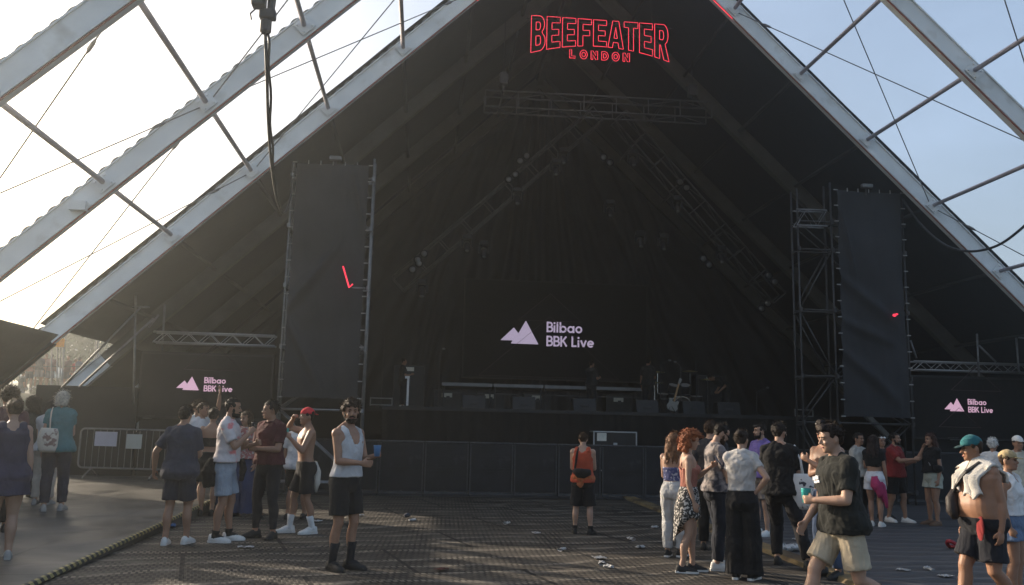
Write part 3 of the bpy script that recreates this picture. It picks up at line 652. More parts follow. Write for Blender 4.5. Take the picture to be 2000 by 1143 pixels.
# ================================================================== ON THE STAGE
DZ = 2.08
GRAIL = M('dull rail', (.20, .20, .20), .5, .2, 3, .1, 40)
FLT = M('flight case laminate', (.02, .02, .021), .5, .3, 4, .1, 30)
def riser(x0, x1, label):
    Y0, Y1 = 25.5, 27.5; z = 2.82; t = thing('stage_riser', ((x0+x1)/2, 26.5, DZ), label, 'riser', 'risers with pale front rails')
    obj('platform', MB().box((x0, Y0, z-.02), (x1, Y1, z+.05)), FLT, t); obj('front_rail', MB().box((x0, Y0-.04, z-.04), (x1, Y0-.002, z+.055)), GRAIL, t); obj('lower_rail', MB().box((x0+.05, Y0+.02, z-.25), (x1-.05, Y0+.05, z-.22)), DKSTEEL, t)
    for X in (x0+.05, x1-.05):
        for Y in (Y0+.1, Y1-.1): obj('leg', MB().tube([(X, Y, DZ), (X, Y, z-.02)], .026, 8), DKSTEEL, t)
    return t
rx0 = at(862, 745, 25.5).x; rx1 = at(1258, 757, 25.5).x
rn = ['first stage riser from the left below the central screen', 'second stage riser from the left below the central screen', 'third stage riser from the left, next to the standing stagehand', 'fourth and rightmost stage riser below the central screen']
for i in range(4): riser(rx0+(rx1-rx0)*i/4+.02, rx0+(rx1-rx0)*(i+1)/4-.02, rn[i])
def wedge(px, py, label, w=.62):
    p = at(px, py, 23.4); t = thing('wedge_monitor', (p.x, 23.5, DZ), label, 'monitor speaker', 'wedge monitors along the stage front')
    obj('cabinet', MB().prism([(p.x-w/2, 23.2, DZ), (p.x-w/2, 23.75, DZ), (p.x-w/2, 23.6, DZ+.36), (p.x-w/2, 23.3, DZ+.36)], (w, 0, 0)), BLACKP, t, bevel=.012)
    obj('grille', MB().add([(p.x-w/2+.04, 23.735, DZ+.05), (p.x+w/2-.04, 23.735, DZ+.05), (p.x+w/2-.04, 23.62, DZ+.32), (p.x-w/2+.04, 23.62, DZ+.32)], [(0, 1, 2, 3)]), DKSTEEL, t)
    obj('handle', MB().box((p.x-.1, 23.2, DZ+.14), (p.x+.1, 23.225, DZ+.2)), DKSTEEL, t)
for px, s in ((925, 'below the first riser'), (1022, 'below the second riser'), (1140, 'before the standing stagehand'), (1262, 'before the second stagehand'), (1352, 'in front of the drum kit'), (1420, 'right of the drum kit front')): wedge(px, 790, 'black wedge monitor on the stage edge '+s)
# taped paper signs and flight cases behind
def case(x0, x1, y0, y1, z0, z1, label, group, paper=None, edge=DKSTEEL):
    t = thing('flight_case', ((x0+x1)/2, (y0+y1)/2, z0), label, 'flight case', group)
    obj('body', MB().box((x0, y0, z0), (x1, y1, z1)), FLT, t); e = .025
    for (a, b) in (((x0, y0, z0), (x1, y0, z0)), ((x0, y0, z1), (x1, y0, z1)), ((x0, y0, z0), (x0, y0, z1)), ((x1, y0, z0), (x1, y0, z1)), ((x0, y1, z1), (x1, y1, z1)), ((x0, y0, z1), (x0, y1, z1)), ((x1, y0, z1), (x1, y1, z1))):
        a, b = Vector(a), Vector(b); obj('edge', MB().tube([a, b], e*.7, 6), edge, t)
    obj('latch', MB().box(((x0+x1)/2-.05, y0-.03, z0+(z1-z0)*.55), ((x0+x1)/2+.05, y0-.004, z0+(z1-z0)*.72)), edge, t)
    if paper: obj('paper_label', MB().box((x0+paper[0], y0-.016, z1-paper[1]-paper[3]), (x0+paper[0]+paper[2], y0-.010, z1-paper[1])), PAPER, t)
    return t
a, b = at(1160, 843, 21.9), at(1243, 866, 21.9)
case(a.x, b.x, 21.9, 22.4, .6, a.z, 'black flight case with pale edges standing in the pit behind the barrier', None, (.08, .03, .24, .2), ALU)
for px, py, s in ((872, 770, 'under the first riser'), (956, 774, 'under the second riser'), (1048, 776, 'under the third riser'), (1208, 780, 'under the fourth riser')):
    p = at(px, py, 25.8); case(p.x-.35, p.x+.45, 25.9, 26.5, DZ, DZ+.58, 'black flight case with paper label stowed '+s, 'flight cases under the risers', (.22, .08, .3, .12))
for px, py, s in ((800, 722, 'at the left side of the stage'), (1392, 741, 'right of the drum kit')):
    p = at(px, py, 26.2); case(p.x-.45, p.x+.45, 26.3, 26.9, DZ, p.z+.12, 'tall black case with a paper label '+s, 'tall cases on the stage', (.28, .04, .3, .12))
def stand(x, y, Y, top_px, label, boom=None, mat=DKSTEEL):
    p = at(x, y, Y); z1 = at(x, top_px, Y).z; t = thing('mic_stand', (p.x, Y, DZ), label, 'microphone stand', 'microphone stands on the stage')
    obj('pole', MB().tube([(p.x, Y, DZ+.03), (p.x, Y, z1)], .013, 6), mat, t)
    for k in range(3): a = R(90+120*k+20); obj('leg', MB().tube([(p.x, Y, DZ+.12), (p.x+.3*math.cos(a), Y+.3*math.sin(a), DZ+.01)], .010, 6), mat, t)
    if boom: obj('boom', MB().tube([(p.x, Y, z1), (p.x+boom, Y-.1, z1+.12)], .010, 6), mat, t); obj('microphone', MB().ball((p.x+boom, Y-.1, z1+.12), (.05, .03, .03), 8, 6), GALV, t)
for x, tp, bo, s in ((856, 690, .1, 'at the left end of the risers, tallest there'), (1290, 712, .25, 'left of the drums'), (1360, 700, None, 'right behind the drums'), (1478, 765, .3, 'far right of the stage'), (1330, 716, -.2, 'over the drums'), (745, 660, None, 'left edge of the stage beside the scrim')): stand(x, 780, 25.0, tp, 'thin microphone stand '+s, bo, DKSTEEL)
# drum kit
p = at(1335, 772, 25.6); dx = p.x; dk = thing('drum_kit', (dx, 26, DZ), 'black drum kit with chrome stands and cymbals in the stage darkness', 'drum kit')
CHR = M('chrome', (.7, .7, .7), .15, .05, 5, 0, metal=.9); SHELL = M('drum shell', (.03, .028, .028), .3, .2, 5, 0); HEAD = M('drum head', (.35, .33, .3), .6, .1, 5, .1); BRZ = M('cymbal bronze', (.45, .36, .16), .3, .15, 10, 0, metal=.8)
def drum(c, ax_, r_, l_, nm):
    a = Vector(c); d = Vector(ax_).normalized(); o = obj(nm, MB().tube([a-d*l_/2, a+d*l_/2], r_, 24), SHELL, dk, smooth=False)
    for k in (-1, 1): obj('hoop', MB().tube([a+d*(k*l_/2-.012), a+d*(k*l_/2+.012)], r_+.012, 24), CHR, o)
    for k in (-1, 1): obj('drum_head', MB().tube([a+d*k*(l_/2+.013), a+d*k*(l_/2+.016)], r_*.97, 24), HEAD if nm != 'bass_drum' else SHELL, o)
drum((dx-.05, 25.75, DZ+.3), (0, 1, .05), .28, .42, 'bass_drum'); drum((dx-.22, 25.95, DZ+.82), (.1, -.4, 1), .15, .22, 'tom'); drum((dx+.15, 25.95, DZ+.82), (-.1, -.4, 1), .16, .24, 'tom')
drum((dx+.58, 26.2, DZ+.42), (0, -.1, 1), .2, .4, 'floor_tom'); drum((dx-.45, 26.2, DZ+.6), (0, -.15, 1), .17, .13, 'snare')
for X, Y, z, tl in ((-.75, 26.1, 1.0, .1), (-.55, 26.5, 1.35, .3), (.45, 26.4, 1.4, -.3), (.95, 26.2, 1.15, -.2)):
    obj('cymbal_stand', MB().tube([(dx+X, Y, DZ+.02), (dx+X, Y, DZ+z+.03)], .012, 6), CHR, dk)
    obj('cymbal', MB().tube([(dx+X, Y, DZ+z-.012), (dx+X, Y, DZ+z), (dx+X, Y, DZ+z+.03)], [.24, .22, .03], 20), BRZ, dk, smooth=True)
obj('throne', MB().tube([(dx, 26.7, DZ), (dx, 26.7, DZ+.45), (dx, 26.7, DZ+.5), (dx, 26.7, DZ+.55)], [.02, .02, .17, .17], 14), BLACKP, dk)
# guitar leaning on a stand
p = at(1310, 775, 24.6); gx = p.x
g = thing('electric_guitar', (gx, 24.6, DZ), 'pale electric guitar propped on a stand before the drums', 'guitar'); WH = M('guitar cream paint', (.28, .27, .24), .4, .08, 6, 0)
bo = [(-.02, .0), (.12, .02), (.17, .12), (.13, .22), (.17, .34), (.10, .36), (.05, .30), (-.04, .30), (-.09, .38), (-.15, .36), (-.13, .23), (-.17, .12), (-.12, .02)]
mm = Matrix.Translation(Vector((gx, 24.55, DZ+.12))) @ Matrix.Rotation(R(20), 4, 'Y') @ Matrix.Rotation(R(-14), 4, 'X')
obj('body', MB().prism([mm @ Vector((x, 0, y)) for x, y in bo], mm.to_3x3() @ Vector((0, .045, 0))), WH, g, bevel=.008)
obj('neck', MB().box((-.025, -.015, .30), (.025, .01, .86), mm), M('maple neck', (.36, .22, .1), .4, .15, 6, 0), g); obj('headstock', MB().prism([mm @ Vector(q_) for q_ in ((-.03, -.02, .86), (.03, -.02, .86), (.06, -.02, 1.02), (-.02, -.02, 1.04))], mm.to_3x3() @ Vector((0, .02, 0))), WH, g)
obj('stand', MB().tube([(gx-.14, 24.45, DZ), (gx, 24.62, DZ+.3), (gx+.14, 24.45, DZ)], .012, 6), BLACKM, g)
# white light stand at the left of the stage
p = at(796, 775, 24.2); t = thing('light_bar', (p.x, 24.2, DZ), 'white upright light bar on a wheeled foot at stage left', 'light bar')
obj('bar', MB().box((p.x-.03, 24.17, DZ+.06), (p.x+.03, 24.23, DZ+.86)), WHITEP, t, bevel=.01); obj('foot', MB().box((p.x-.16, 24.08, DZ), (p.x+.12, 24.32, DZ+.06)), BLACKM, t, bevel=.01); obj('cap', MB().box((p.x-.09, 24.16, DZ+.80), (p.x+.035, 24.165, DZ+.87)), WHITEP, t)
for px, s, w_ in ((745, 'beside the left tower', .55), (1565, 'beside the right tower', .5)):
    p = at(px, 786, 22.9); t = thing('cable_tray', (p.x, 22.9, DZ), 'low metal rail frame on the stage wing '+s, 'rail frame', 'low rail frames on the stage wings')
    z0 = DZ+.03 if px < 1000 else DZ+.02
    for z in (z0, z0+.17): obj('rail', MB().tube([(p.x-w_/2, 22.75, z), (p.x+w_/2, 22.75, z)], .016, 6), GALV, t)
    for X in (-w_/2, w_/2): obj('post', MB().tube([(p.x+X, 22.75, z0-.03), (p.x+X, 22.75, z0+.19)], .016, 6), GALV, t)
# ------------------------------------------------------------------ cables in the air
CAB = M('black rubber cable', (.03, .03, .032), .55, .2, 10, .1, 40)
h0 = at(518, 66, 11.0)
t = thing('hanging_cable', h0, 'thick cable hanging from a junction box and looping to the left tower', 'cable')
e = at(574, 335, YT); pts = []
ctrl = [h0, at(521, 140, 11.2), at(524, 240, 12.2), at(529, 310, 13.8), at(536, 368, 15.8), at(544, 402, 17.6), at(553, 417, 18.4), at(562, 404, 19.1), at(569, 375, 19.7), e]
for i in range(len(ctrl)-1):
    p0_, p1_, p2_, p3_ = ctrl[max(i-1, 0)], ctrl[i], ctrl[i+1], ctrl[min(i+2, len(ctrl)-1)]
    for k in range(6):
        u = k/6; pts.append(.5*((2*p1_)+(p2_-p0_)*u+(2*p0_-5*p1_+4*p2_-p3_)*u*u+(3*p1_-p0_-3*p2_+p3_)*u**3))
pts.append(e); obj('cable', MB().tube(pts, .022, 8), CAB, t, smooth=True)
obj('cable', MB().tube([p_+Vector((.035+.012*math.sin(i*.9), .01, 0)) for i, p_ in enumerate(pts[:34])], .018, 6), CAB, t, smooth=True)
hx, hy, hz = h0
obj('connector', MB().tube([(hx, hy, hz), (hx, hy, hz+.03), (hx, hy, hz+.17), (hx, hy, hz+.2)], [.05, .075, .075, .05], 10), DKSTEEL, t)
obj('connector', MB().box((hx-.09, hy-.07, hz+.2), (hx+.12, hy+.07, hz+.33)), DKSTEEL, t, bevel=.02)
obj('junction_box', MB().box((hx-.20, hy-.1, hz+.36), (hx-.02, hy+.1, hz+.56)), DKSTEEL, t, bevel=.03)
obj('hook', MB().tube([(hx+.05, hy, hz+.3), (hx+.06, hy, hz+.6), (hx+.05, hy, rz_(hx)-.2)], [.05, .06, .02], 8), DKSTEEL, t)
obj('loose_cable', MB().tube([(hx-.02, hy-.08, hz+.3), (hx-.12, hy-.09, hz+.3), (hx-.19, hy-.09, hz+.22), (hx-.17, hy-.09, hz+.14)], .012, 6), CAB, t)
obj('loose_cable', MB().tube([(hx-.05, hy-.08, hz+.52), (hx+.08, hy-.1, hz+.45), (hx+.12, hy-.1, hz+.62), (hx, hy-.1, hz+.66)], .014, 6), CAB, t)
ctrl = [at(1762, 388, YT), at(1800, 440, 19.6), at(1845, 478, 19), at(1890, 491, 18.3), at(1940, 483, 17.2), at(1985, 455, 16.2), at(2040, 400, 15.4), at(2110, 300, 15.4)]
pts = []
for i in range(len(ctrl)-1):
    p0_, p1_, p2_, p3_ = ctrl[max(i-1, 0)], ctrl[i], ctrl[i+1], ctrl[min(i+2, len(ctrl)-1)]
    for k in range(6):
        u = k/6; pts.append(.5*((2*p1_)+(p2_-p0_)*u+(2*p0_-5*p1_+4*p2_-p3_)*u*u+(3*p1_-p0_-3*p2_+p3_)*u**3))
tag(obj('slack_cable', MB().tube(pts, .028, 8), CAB, smooth=True), 'dark slack cable sagging from the right tower out across the open bay', 'cable')
# ================================================================== OUTSIDE, THROUGH THE GAP ON THE LEFT
def fn(u, v):
    X = -75+64*u; Y = 27+150*v; 
    return (X, Y, min(2.55, max(0, (Y-27)*.35))*min(1, max(0, (-11.5-X)/4))+max(0, Y-60)*.05*min(1, max(0, (-11.5-X)/4))+.1*noise.noise((X*.2, Y*.2, 0)))
tag(obj('hillside', MB().grid(fn, 40, 60), M('worn summer grass', (.055, .05, .025), .95, .4, .5, .4, 8, col2=(.03, .05, .015), c2scale=.3), smooth=True), kind='structure')
# ================================================================== PEOPLE
def skinmat(col):
    k = ('skin',)+tuple(round(c, 3) for c in col)
    if k not in _mc:
        m = M('skin', col, .52, .10, 9, .12, 90, spec=.4, bdist=.004); b = m.node_tree.nodes['Principled BSDF']
        b.inputs['Subsurface Weight'].default_value = .08; b.inputs['Subsurface Radius'].default_value = (.02, .008, .004); b.inputs['Subsurface Scale'].default_value = .5
        _mc[k] = m
    return _mc[k]
def hairmat(col):
    k = ('hair',)+tuple(round(c, 3) for c in col)
    if k not in _mc: _mc[k] = M('hair', col, .6, .45, 30, .8, 90, spec=.2, bdist=.012)
    return _mc[k]
EYE = M('eye', (.03, .02, .015), .2, .1, 5, 0); SHOEW = M('white shoe', (.62, .61, .58), .6, .12, 12, .2, 40); SHOEB = M('black shoe', (.018, .018, .018), .6, .3, 12, .2, 40); SHOET = M('brown boot', (.13, .075, .045), .65, .2, 12, .2, 40)
SHOEG = M('grey shoe', (.33, .32, .30), .7, .15, 12, .2, 40)
LIP = M('lips', (.30, .11, .09), .5, .1, 5, 0)
TAN = (.30, .165, .105); FAIR = (.38, .235, .165); BROWN = (.25, .135, .085)
TORSO = [(.80, .085, .075, .0), (.84, .150, .105, .012), (.90, .172, .118, .018), (.97, .162, .108, .01), (1.06, .145, .098, .0), (1.14, .150, .104, -.005), (1.22, .162, .112, -.006), (1.30, .175, .118, -.002), (1.36, .184, .114, .004), (1.41, .172, .094, .010), (1.445, .128, .074, .014), (1.475, .075, .062, .014), (1.50, .058, .058, .010)]
TORSO_F = [(.80, .085, .075, .0), (.84, .160, .108, .014), (.90, .180, .122, .022), (.97, .164, .108, .012), (1.06, .128, .088, .0), (1.14, .132, .094, -.004), (1.22, .145, .102, -.006), (1.30, .156, .106, -.002), (1.36, .164, .102, .004), (1.41, .152, .086, .010), (1.445, .110, .068, .014), (1.475, .065, .056, .014), (1.50, .050, .052, .010)]
def smooth01(a, b, x): t = max(0, min(1, (x-a)/(b-a))); return t*t*(3-2*t)
def lerp_table(T, z):
    if z <= T[0][0]: return T[0][1:]
    for a, b in zip(T, T[1:]):
        if z <= b[0]:
            u = (z-a[0])/(b[0]-a[0]); u = u*u*(3-2*u)*.4+u*.6
            return tuple(a[i]+(b[i]-a[i])*u for i in (1, 2, 3))
    return T[-1][1:]
def ik(a, b, l1, l2, pole):
    d = b-a; L = d.length; Lm = (l1+l2)*.995
    if L > Lm: b = a+d*(Lm/L); d = b-a; L = Lm
    L = max(L, abs(l1-l2)+.02)
    n = d.normalized(); x = (l1*l1-l2*l2+L*L)/(2*L); h = math.sqrt(max(0, l1*l1-x*x))
    p = Vector(pole); p = p-n*p.dot(n)
    if p.length < 1e-5: p = n.orthogonal()
    return a+n*x+p.normalized()*h, b
ARM = {  # hand target from the shoulder (outward, forward(-), up), elbow pole (outward, y, z), curl, grip
    'hang': ((.07, -.05, -.535), (.3, 1, 0), .45), 'back': ((.06, .10, -.52), (.3, 1, 0), .45), 'swing': ((.03, -.24, -.47), (.3, 1, 0), .5),
    'swingback': ((.05, .26, -.45), (.3, 1, .2), .5), 'hold': ((-.05, -.31, -.22), (.35, .6, -1), 1.15), 'holdlow': ((-.06, -.30, -.30), (.4, .8, -.8), .9), 'holdhigh': ((-.07, -.28, -.08), (.5, .3, -1), 1.15),
    'phone': ((-.06, -.32, -.10), (.5, .3, -1), 1.0), 'hip': ((.02, .02, -.40), (1, .55, .1), .5), 'head': ((-.05, -.05, .24), (.8, -.45, .35), .8), 'up': ((.10, -.06, .50), (1, 0, -.3), .3),
    'cross': ((-.27, -.20, -.20), (.5, -.2, -1), .6), 'crossup': ((-.25, -.22, -.11), (.6, -.3, -1), .6), 'wide': ((.20, -.06, -.48), (.6, .8, 0), .55), 'bellyhold': ((-.14, -.26, -.27), (.8, .4, -.6), 1.0), 'point': ((-.02, -.46, -.16), (.4, .3, -1), .5), 'mouth': ((-.11, -.17, .06), (.4, -.2, -1), .9)}
def person(hx, hy, fx, fy, face, label, group=None, sex='m', skin=TAN, hair=('short', (.02, .014, .01)), top=None, legs=None, shoes=SHOEW, socks=None,
           armL='hang', armR='hang', stance=((.11, 0, 8), (.11, 0, 8)), head=(0, 0), lean=(0, 0, 0), girth=1.0, belly=0, walk=False, beard=None, detail=True, Yp=None, base=None, facefeat=True, extra=None, vox=.0095, name='person'):
    """stance: for left and right leg (outward, forward, toe-out degrees); head: yaw, pitch; lean: forward, side, twist"""
    base = base if base is not None else (gwalk(fx, fy) if walk else gnd(fx, fy, .006))
    phi = math.atan2(base.x, base.y); rz = R(face)-phi
    hz = at(hx, hy, base.y).z-base.z
    fem = sex == 'f'; TB = TORSO_F if fem else TORSO; g = girth
    ankle = .082
    fl = Vector(lean)
    Rm = Matrix.Rotation(R(fl[2]), 3, 'Z') @ Matrix.Rotation(R(fl[1]), 3, 'Y') @ Matrix.Rotation(R(fl[0]), 3, 'X')   # forward lean: +X rotation tips top to -Y
    hipz = .885
    feet = []
    for sgn, st in ((1, stance[0]), (-1, stance[1])):
        feet.append(Vector((sgn*st[0], -st[1], ankle+(st[3] if len(st) > 3 else 0))))
    drop = 0
    for sgn, f in ((1, feet[0]), (-1, feet[1])):
        hx_, hy_ = f.x-sgn*.09, f.y; reach = .806
        zmax = f.z+math.sqrt(max(.01, reach*reach-hx_*hx_-hy_*hy_)); drop = max(drop, hipz-zmax)
    def tx(p):
        p = Vector(p); w_ = smooth01(.94, 1.25, p.z); q_ = p-Vector((0, 0, 1.0))
        q_ = q_*(1-w_)+(Rm @ q_)*w_
        return q_+Vector((0, 0, 1.0-drop))
    hv = Rm @ Vector((0, 0, .5))+Vector((0, 0, 1.0-drop))           # neck top
    Hm = Rm @ Matrix.Rotation(R(head[0]), 3, 'Z') @ Matrix.Rotation(R(head[1]), 3, 'X')
    hb = hv+Rm @ Vector((0, -.012, .018))                            # skull pivot, level with the jaw
    def hd(p): return hb+Hm @ Vector(p)
    topz = hd((0, 0, .232)).z; sc = hz/topz
    T = lambda v: [p*sc for p in v]
    def build(mb): mb.v = [p*sc for p in mb.v]; return mb
    # ---------------------------------------------------------------- joints
    shw = .165 if not fem else .142
    Sh = [tx((s*shw*(.9+.1*g), .012, 1.405)) for s in (1, -1)]
    arms = []
    for s, sh, a in ((1, Sh[0], armL), (-1, Sh[1], armR)):
        t_, pole, curl = ARM[a] if isinstance(a, str) else a
        tt = Rm @ Vector((s*t_[0], t_[1], t_[2])); pl = Rm @ Vector((s*pole[0], pole[1], pole[2]))
        el, wr = ik(sh, sh+tt, .295, .255, pl); arms.append((s, sh, el, wr, curl, a))
    lg = []
    for s, f in ((1, feet[0]), (-1, feet[1])):
        hj = Vector((s*.09, .008, hipz-drop)); toe = R(stance[0 if s > 0 else 1][2])*s
        kn, an = ik(hj, f, .41, .397, (math.sin(toe)*.8, -1, 0)); lg.append((s, hj, kn, an, toe))
    # ---------------------------------------------------------------- body
    def torso(mb, z0, z1, inf, n=24, flare=0, infz=None, step=.03):
        k = max(2, int((z1-z0)/step)); rings = []
        for i in range(k+1):
            z = z0+(z1-z0)*i/k; rx, ry, oy = lerp_table(TB, z); e = inf if infz is None else infz(z)
            gg = g if z < 1.38 else 1+(g-1)*max(0, (1.5-z)/.12)*.6
            bb = belly*math.exp(-((z-1.06)/.13)**2)
            fl_ = flare*(1-i/k); rx = rx*gg+e+fl_+bb*.4; ry = ry*gg+e+fl_+bb*.5; oy = oy-bb*.5
            ring = []
            for q_ in range(n):
                a = 2*math.pi*q_/n; ca, sa = math.cos(a), math.sin(a); pw = .86
                ring.append(tx((rx*math.copysign(abs(ca)**pw, ca), oy+ry*math.copysign(abs(sa)**pw, sa), z)))
            rings.append(ring)
        mb.rings(rings)
    def tsurf(x, z, inf, front):       # point of the trunk's surface at x, z
        rx, ry, oy = lerp_table(TB, z); gg = g if z < 1.38 else 1+(g-1)*max(0, (1.5-z)/.12)*.6
        bb = belly*math.exp(-((z-1.06)/.13)**2); rx = rx*gg+inf+bb*.4; ry = ry*gg+inf+bb*.5; oy -= bb*.5
        k = max(0, 1-abs(min(1, abs(x)/rx))**2.3)**(1/2.3)
        return oy+(-ry*k if front else ry*k)
    def surf(mb, z0, z1, infz, cut, fem_):
        lim0, sw_, zs = cut; rings = []; k = 26
        for i in range(k+1):
            z = z0+(z1-z0)*i/k; inf = infz(z); rx = (lerp_table(TB, z)[0])*(g if z < 1.38 else 1+(g-1)*max(0, (1.5-z)/.12)*.6)+inf+belly*.4*math.exp(-((z-1.06)/.13)**2)
            lim = rx*.995 if z < 1.25 else min(rx*.995, rx+(lim0*(.5+.5*g)-rx)*smooth01(1.25, 1.36, z))
            sf = sw_*math.sqrt(max(0, (z-zs)/(1.46-zs))); sb = sw_*.9*math.sqrt(max(0, (z-1.40)/.06)); ring = []
            for fr in (True, False):
                for q_ in range(17):
                    x = -lim+2*lim*q_/16; x = x if fr else -x
                    y = tsurf(x, z, inf, fr)
                    if fem_ and fr: y -= .035*math.exp(-((z-1.265)/.055)**2)*math.exp(-((abs(x)-.062)/.05)**2)
                    if abs(x) < (sf if fr else sb): y += .045 if fr else -.045
                    ring.append(tx((x, y, z)))
            rings.append(ring)
        mb.rings(rings)
    def bust(mb, e=0):
        if fem:
            for s in (1, -1): mb.ball(tx((s*.062, -.085, 1.265)), (.058+e, .052+e, .060+e))
    def bum(mb, e=0):
        for s in (1, -1): mb.ball(tx((s*.075, .055, .895)), (.088*g+e, .085*g+e, .10+e))
    def leg_tube(mb, L_, t0, t1, prof, n=14):
        s, hj, kn, an, toe = L_
        pts, rd = [], []
        for i in range(17):
            t = t0+(t1-t0)*i/16
            p = hj.lerp(kn, t/.5) if t < .5 else kn.lerp(an, (t-.5)/.5)
            if t > .5: p = p+Vector((0, .022*math.sin(math.pi*min(1, (t-.5)/.35)), 0)) if t < .85 else p
            pts.append(p); rd.append(prof(t))
        mb.tube(pts, rd, n, ax=(1, 0, 0))
    def skinleg(t):
        K = [(0, .088), (.12, .086), (.3, .072), (.44, .057), (.5, .053), (.56, .050), (.66, .056), (.78, .047), (.9, .034), (1, .036)]
        for a, b in zip(K, K[1:]):
            if t <= b[0]: u = (t-a[0])/(b[0]-a[0]); r_ = a[1]+(b[1]-a[1])*u; break
        else: r_ = K[-1][1]
        return r_*(.35+.65*g)*(1.04 if fem and t < .4 else 1)
    body = MB(); torso(body, .80, 1.50, 0); bust(body); bum(body)
    body.tube([tx((0, .012, 1.42)), tx((0, .006, 1.49)), hd((0, .012, .03)), hd((0, .01, .07))], [.062, .054, .052, .05] if not fem else [.052, .045, .044, .044], 14, ax=(1, 0, 0))
    if not fem:
        for s in (1, -1):
            body.ball(tx((s*.072, -.080, 1.31)), (.066, .036, .048)); body.tube([tx((s*.03, .03, 1.50)), tx((s*.12, .03, 1.435))], [.035, .04], 8, True)
    for L_ in lg:
        leg_tube(body, L_, 0, 1, skinleg); s, hj, kn, an, toe = L_
        fd = Vector((math.sin(toe), -math.cos(toe), 0)); body.tube([an, an+fd*.05+Vector((0, 0, -.035)), an+fd*.15+Vector((0, 0, -.055))], [.036, .034, .026], 8, True)
    hands = []
    for s, sh, el, wr, curl, a in arms:
        ag = (.45+.55*g)*(.88 if fem else 1)
        body.ball(sh+Vector((s*.005, 0, -.005)), (.058*ag, .06*ag, .062*ag))
        body.tube([sh, sh.lerp(el, .3), sh.lerp(el, .6), el], [.055*ag, .052*ag, .046*ag, .039*ag], 12, True)
        body.tube([el, el.lerp(wr, .25), el.lerp(wr, .6), wr], [.039*ag, .042*ag, .034*ag, .025*ag], 12, True)
        d = (wr-el).normalized()
        inward = Rm @ Vector((-s, 0, 0)); grip = curl > .85
        n_ = inward-d*inward.dot(d)
        if n_.length < .25: n_ = Rm @ Vector((0, 1, 0)); n_ = n_-d*n_.dot(d)
        n_.normalize()
        if a in ('hip',): n_ = Vector((-s, 0, 0)); d = (Vector((-s*.7, .35, -.6))).normalized(); n_ = n_-d*n_.dot(d); n_.normalize()
        if a in ('head',): d = (hd((-s*.01, 0, .25))-wr).normalized(); n_ = Vector((0, 0, -1)); n_ = n_-d*n_.dot(d); n_.normalize()
        if a in ('cross', 'crossup', 'bellyhold') : n_ = Rm @ Vector((0, 1, 0)); n_ = n_-d*n_.dot(d); n_.normalize()
        if a == 'up': n_ = Vector((0, -1, 0)); n_ = n_-d*n_.dot(d); n_.normalize()
        th = d.cross(n_)*(-1 if s > 0 else 1)
        if th.dot(Vector((0, -.6, 1))) < 0 and a not in ('up', 'hip'): th = -th
        k = (.9 if fem else 1.0)
        body.rings([[wr+d*(q_*k)+th*(w1*k*math.cos(2*math.pi*j/10))+n_*(t1*k*math.sin(2*math.pi*j/10)) for j in range(10)] for q_, w1, t1 in ((-.02, .024, .019), (.02, .032, .018), (.06, .040, .016), (.088, .039, .012))])
        for fi, (o, ln) in enumerate(((.029, .072), (.010, .080), (-.010, .075), (-.028, .058))):
            p = wr+d*(.082*k)+th*(o*k); ang = 0; pts = [p]
            for sg, kk in ((.45, .7), (.32, .95), (.23, .6)):
                ang += curl*kk+fi*.04; dd = d*math.cos(ang)+n_*math.sin(ang)+th*(o*.8*(1-curl*.5)); pts.append(pts[-1]+dd.normalized()*(ln*sg*k))
            body.tube(pts, [.0098, .0095, .009, .008], 7, True)
        tb = wr+d*(.026*k)+th*(.026*k); d2 = (d*.62+th*.62+n_*(.25+.4*min(1, curl))).normalized(); t2 = tb+d2*(.042*k); d3 = (d*.8+n_*.6*min(1, curl)+th*.1).normalized()
        body.tube([tb, t2, t2+d3*(.032*k)], [.014, .0115, .009], 7, True)
        hands.append((wr+d*(.075*k), d, n_, th, s))
    # head
    HS = [(.0, .020, -.074, -.03), (.012, .034, -.084, -.01), (.03, .047, -.088, .02), (.055, .058, -.088, .055), (.085, .066, -.086, .078), (.110, .070, -.084, .090), (.125, .0715, -.082, .094), (.142, .073, -.090, .097), (.165, .073, -.088, .097), (.19, .066, -.075, .088), (.212, .047, -.05, .066), (.227, .022, -.02, .036), (.232, .006, .0, .016)]
    def headring(z, w_, yf, yb, e=0, n=20):
        out = []
        for q_ in range(n):
            a = 2*math.pi*q_/n; x = (w_+e)*math.cos(a); cy = (yf+yb)/2+ (.012 if z < .15 else 0); ry = (yb-yf)/2+e
            sn = math.sin(a); out.append(hd((math.copysign(abs(math.cos(a))**.85, math.cos(a))*(w_+e), (yf+yb)/2+ry*math.copysign(abs(sn)**.9, sn), z)))
        return out
    body.rings([headring(*h_) for h_ in HS])
    body.tube([hd((0, -.084, .128)), hd((0, -.099, .105)), hd((0, -.108, .088))], [.008, .0105, .0125], 8, True)
    for s in (1, -1):
        body.ball(hd((s*.011, -.094, .084)), (.009, .009, .008)); body.ball(hd((s*.074, .012, .102)), (.010, .021, .032))
        body.ball(hd((s*.034, -.070, .088)), (.022, .016, .018)); body.ball(hd((s*.03, -.078, .139)), (.026, .012, .008))
    body.ball(hd((0, -.082, .052)), (.024, .012, .010)); body.ball(hd((0, -.078, .016)), (.02, .014, .014))
    P_ = obj(name, build(body), skinmat(skin), None, True, True, loc=base, rz=rz, remesh=vox, soft=2)
    tag(P_, label, 'person', group)
    child = lambda nm, mb, mat, **k: obj(nm, build(mb), mat, P_, True, **({'smooth': True} | k))
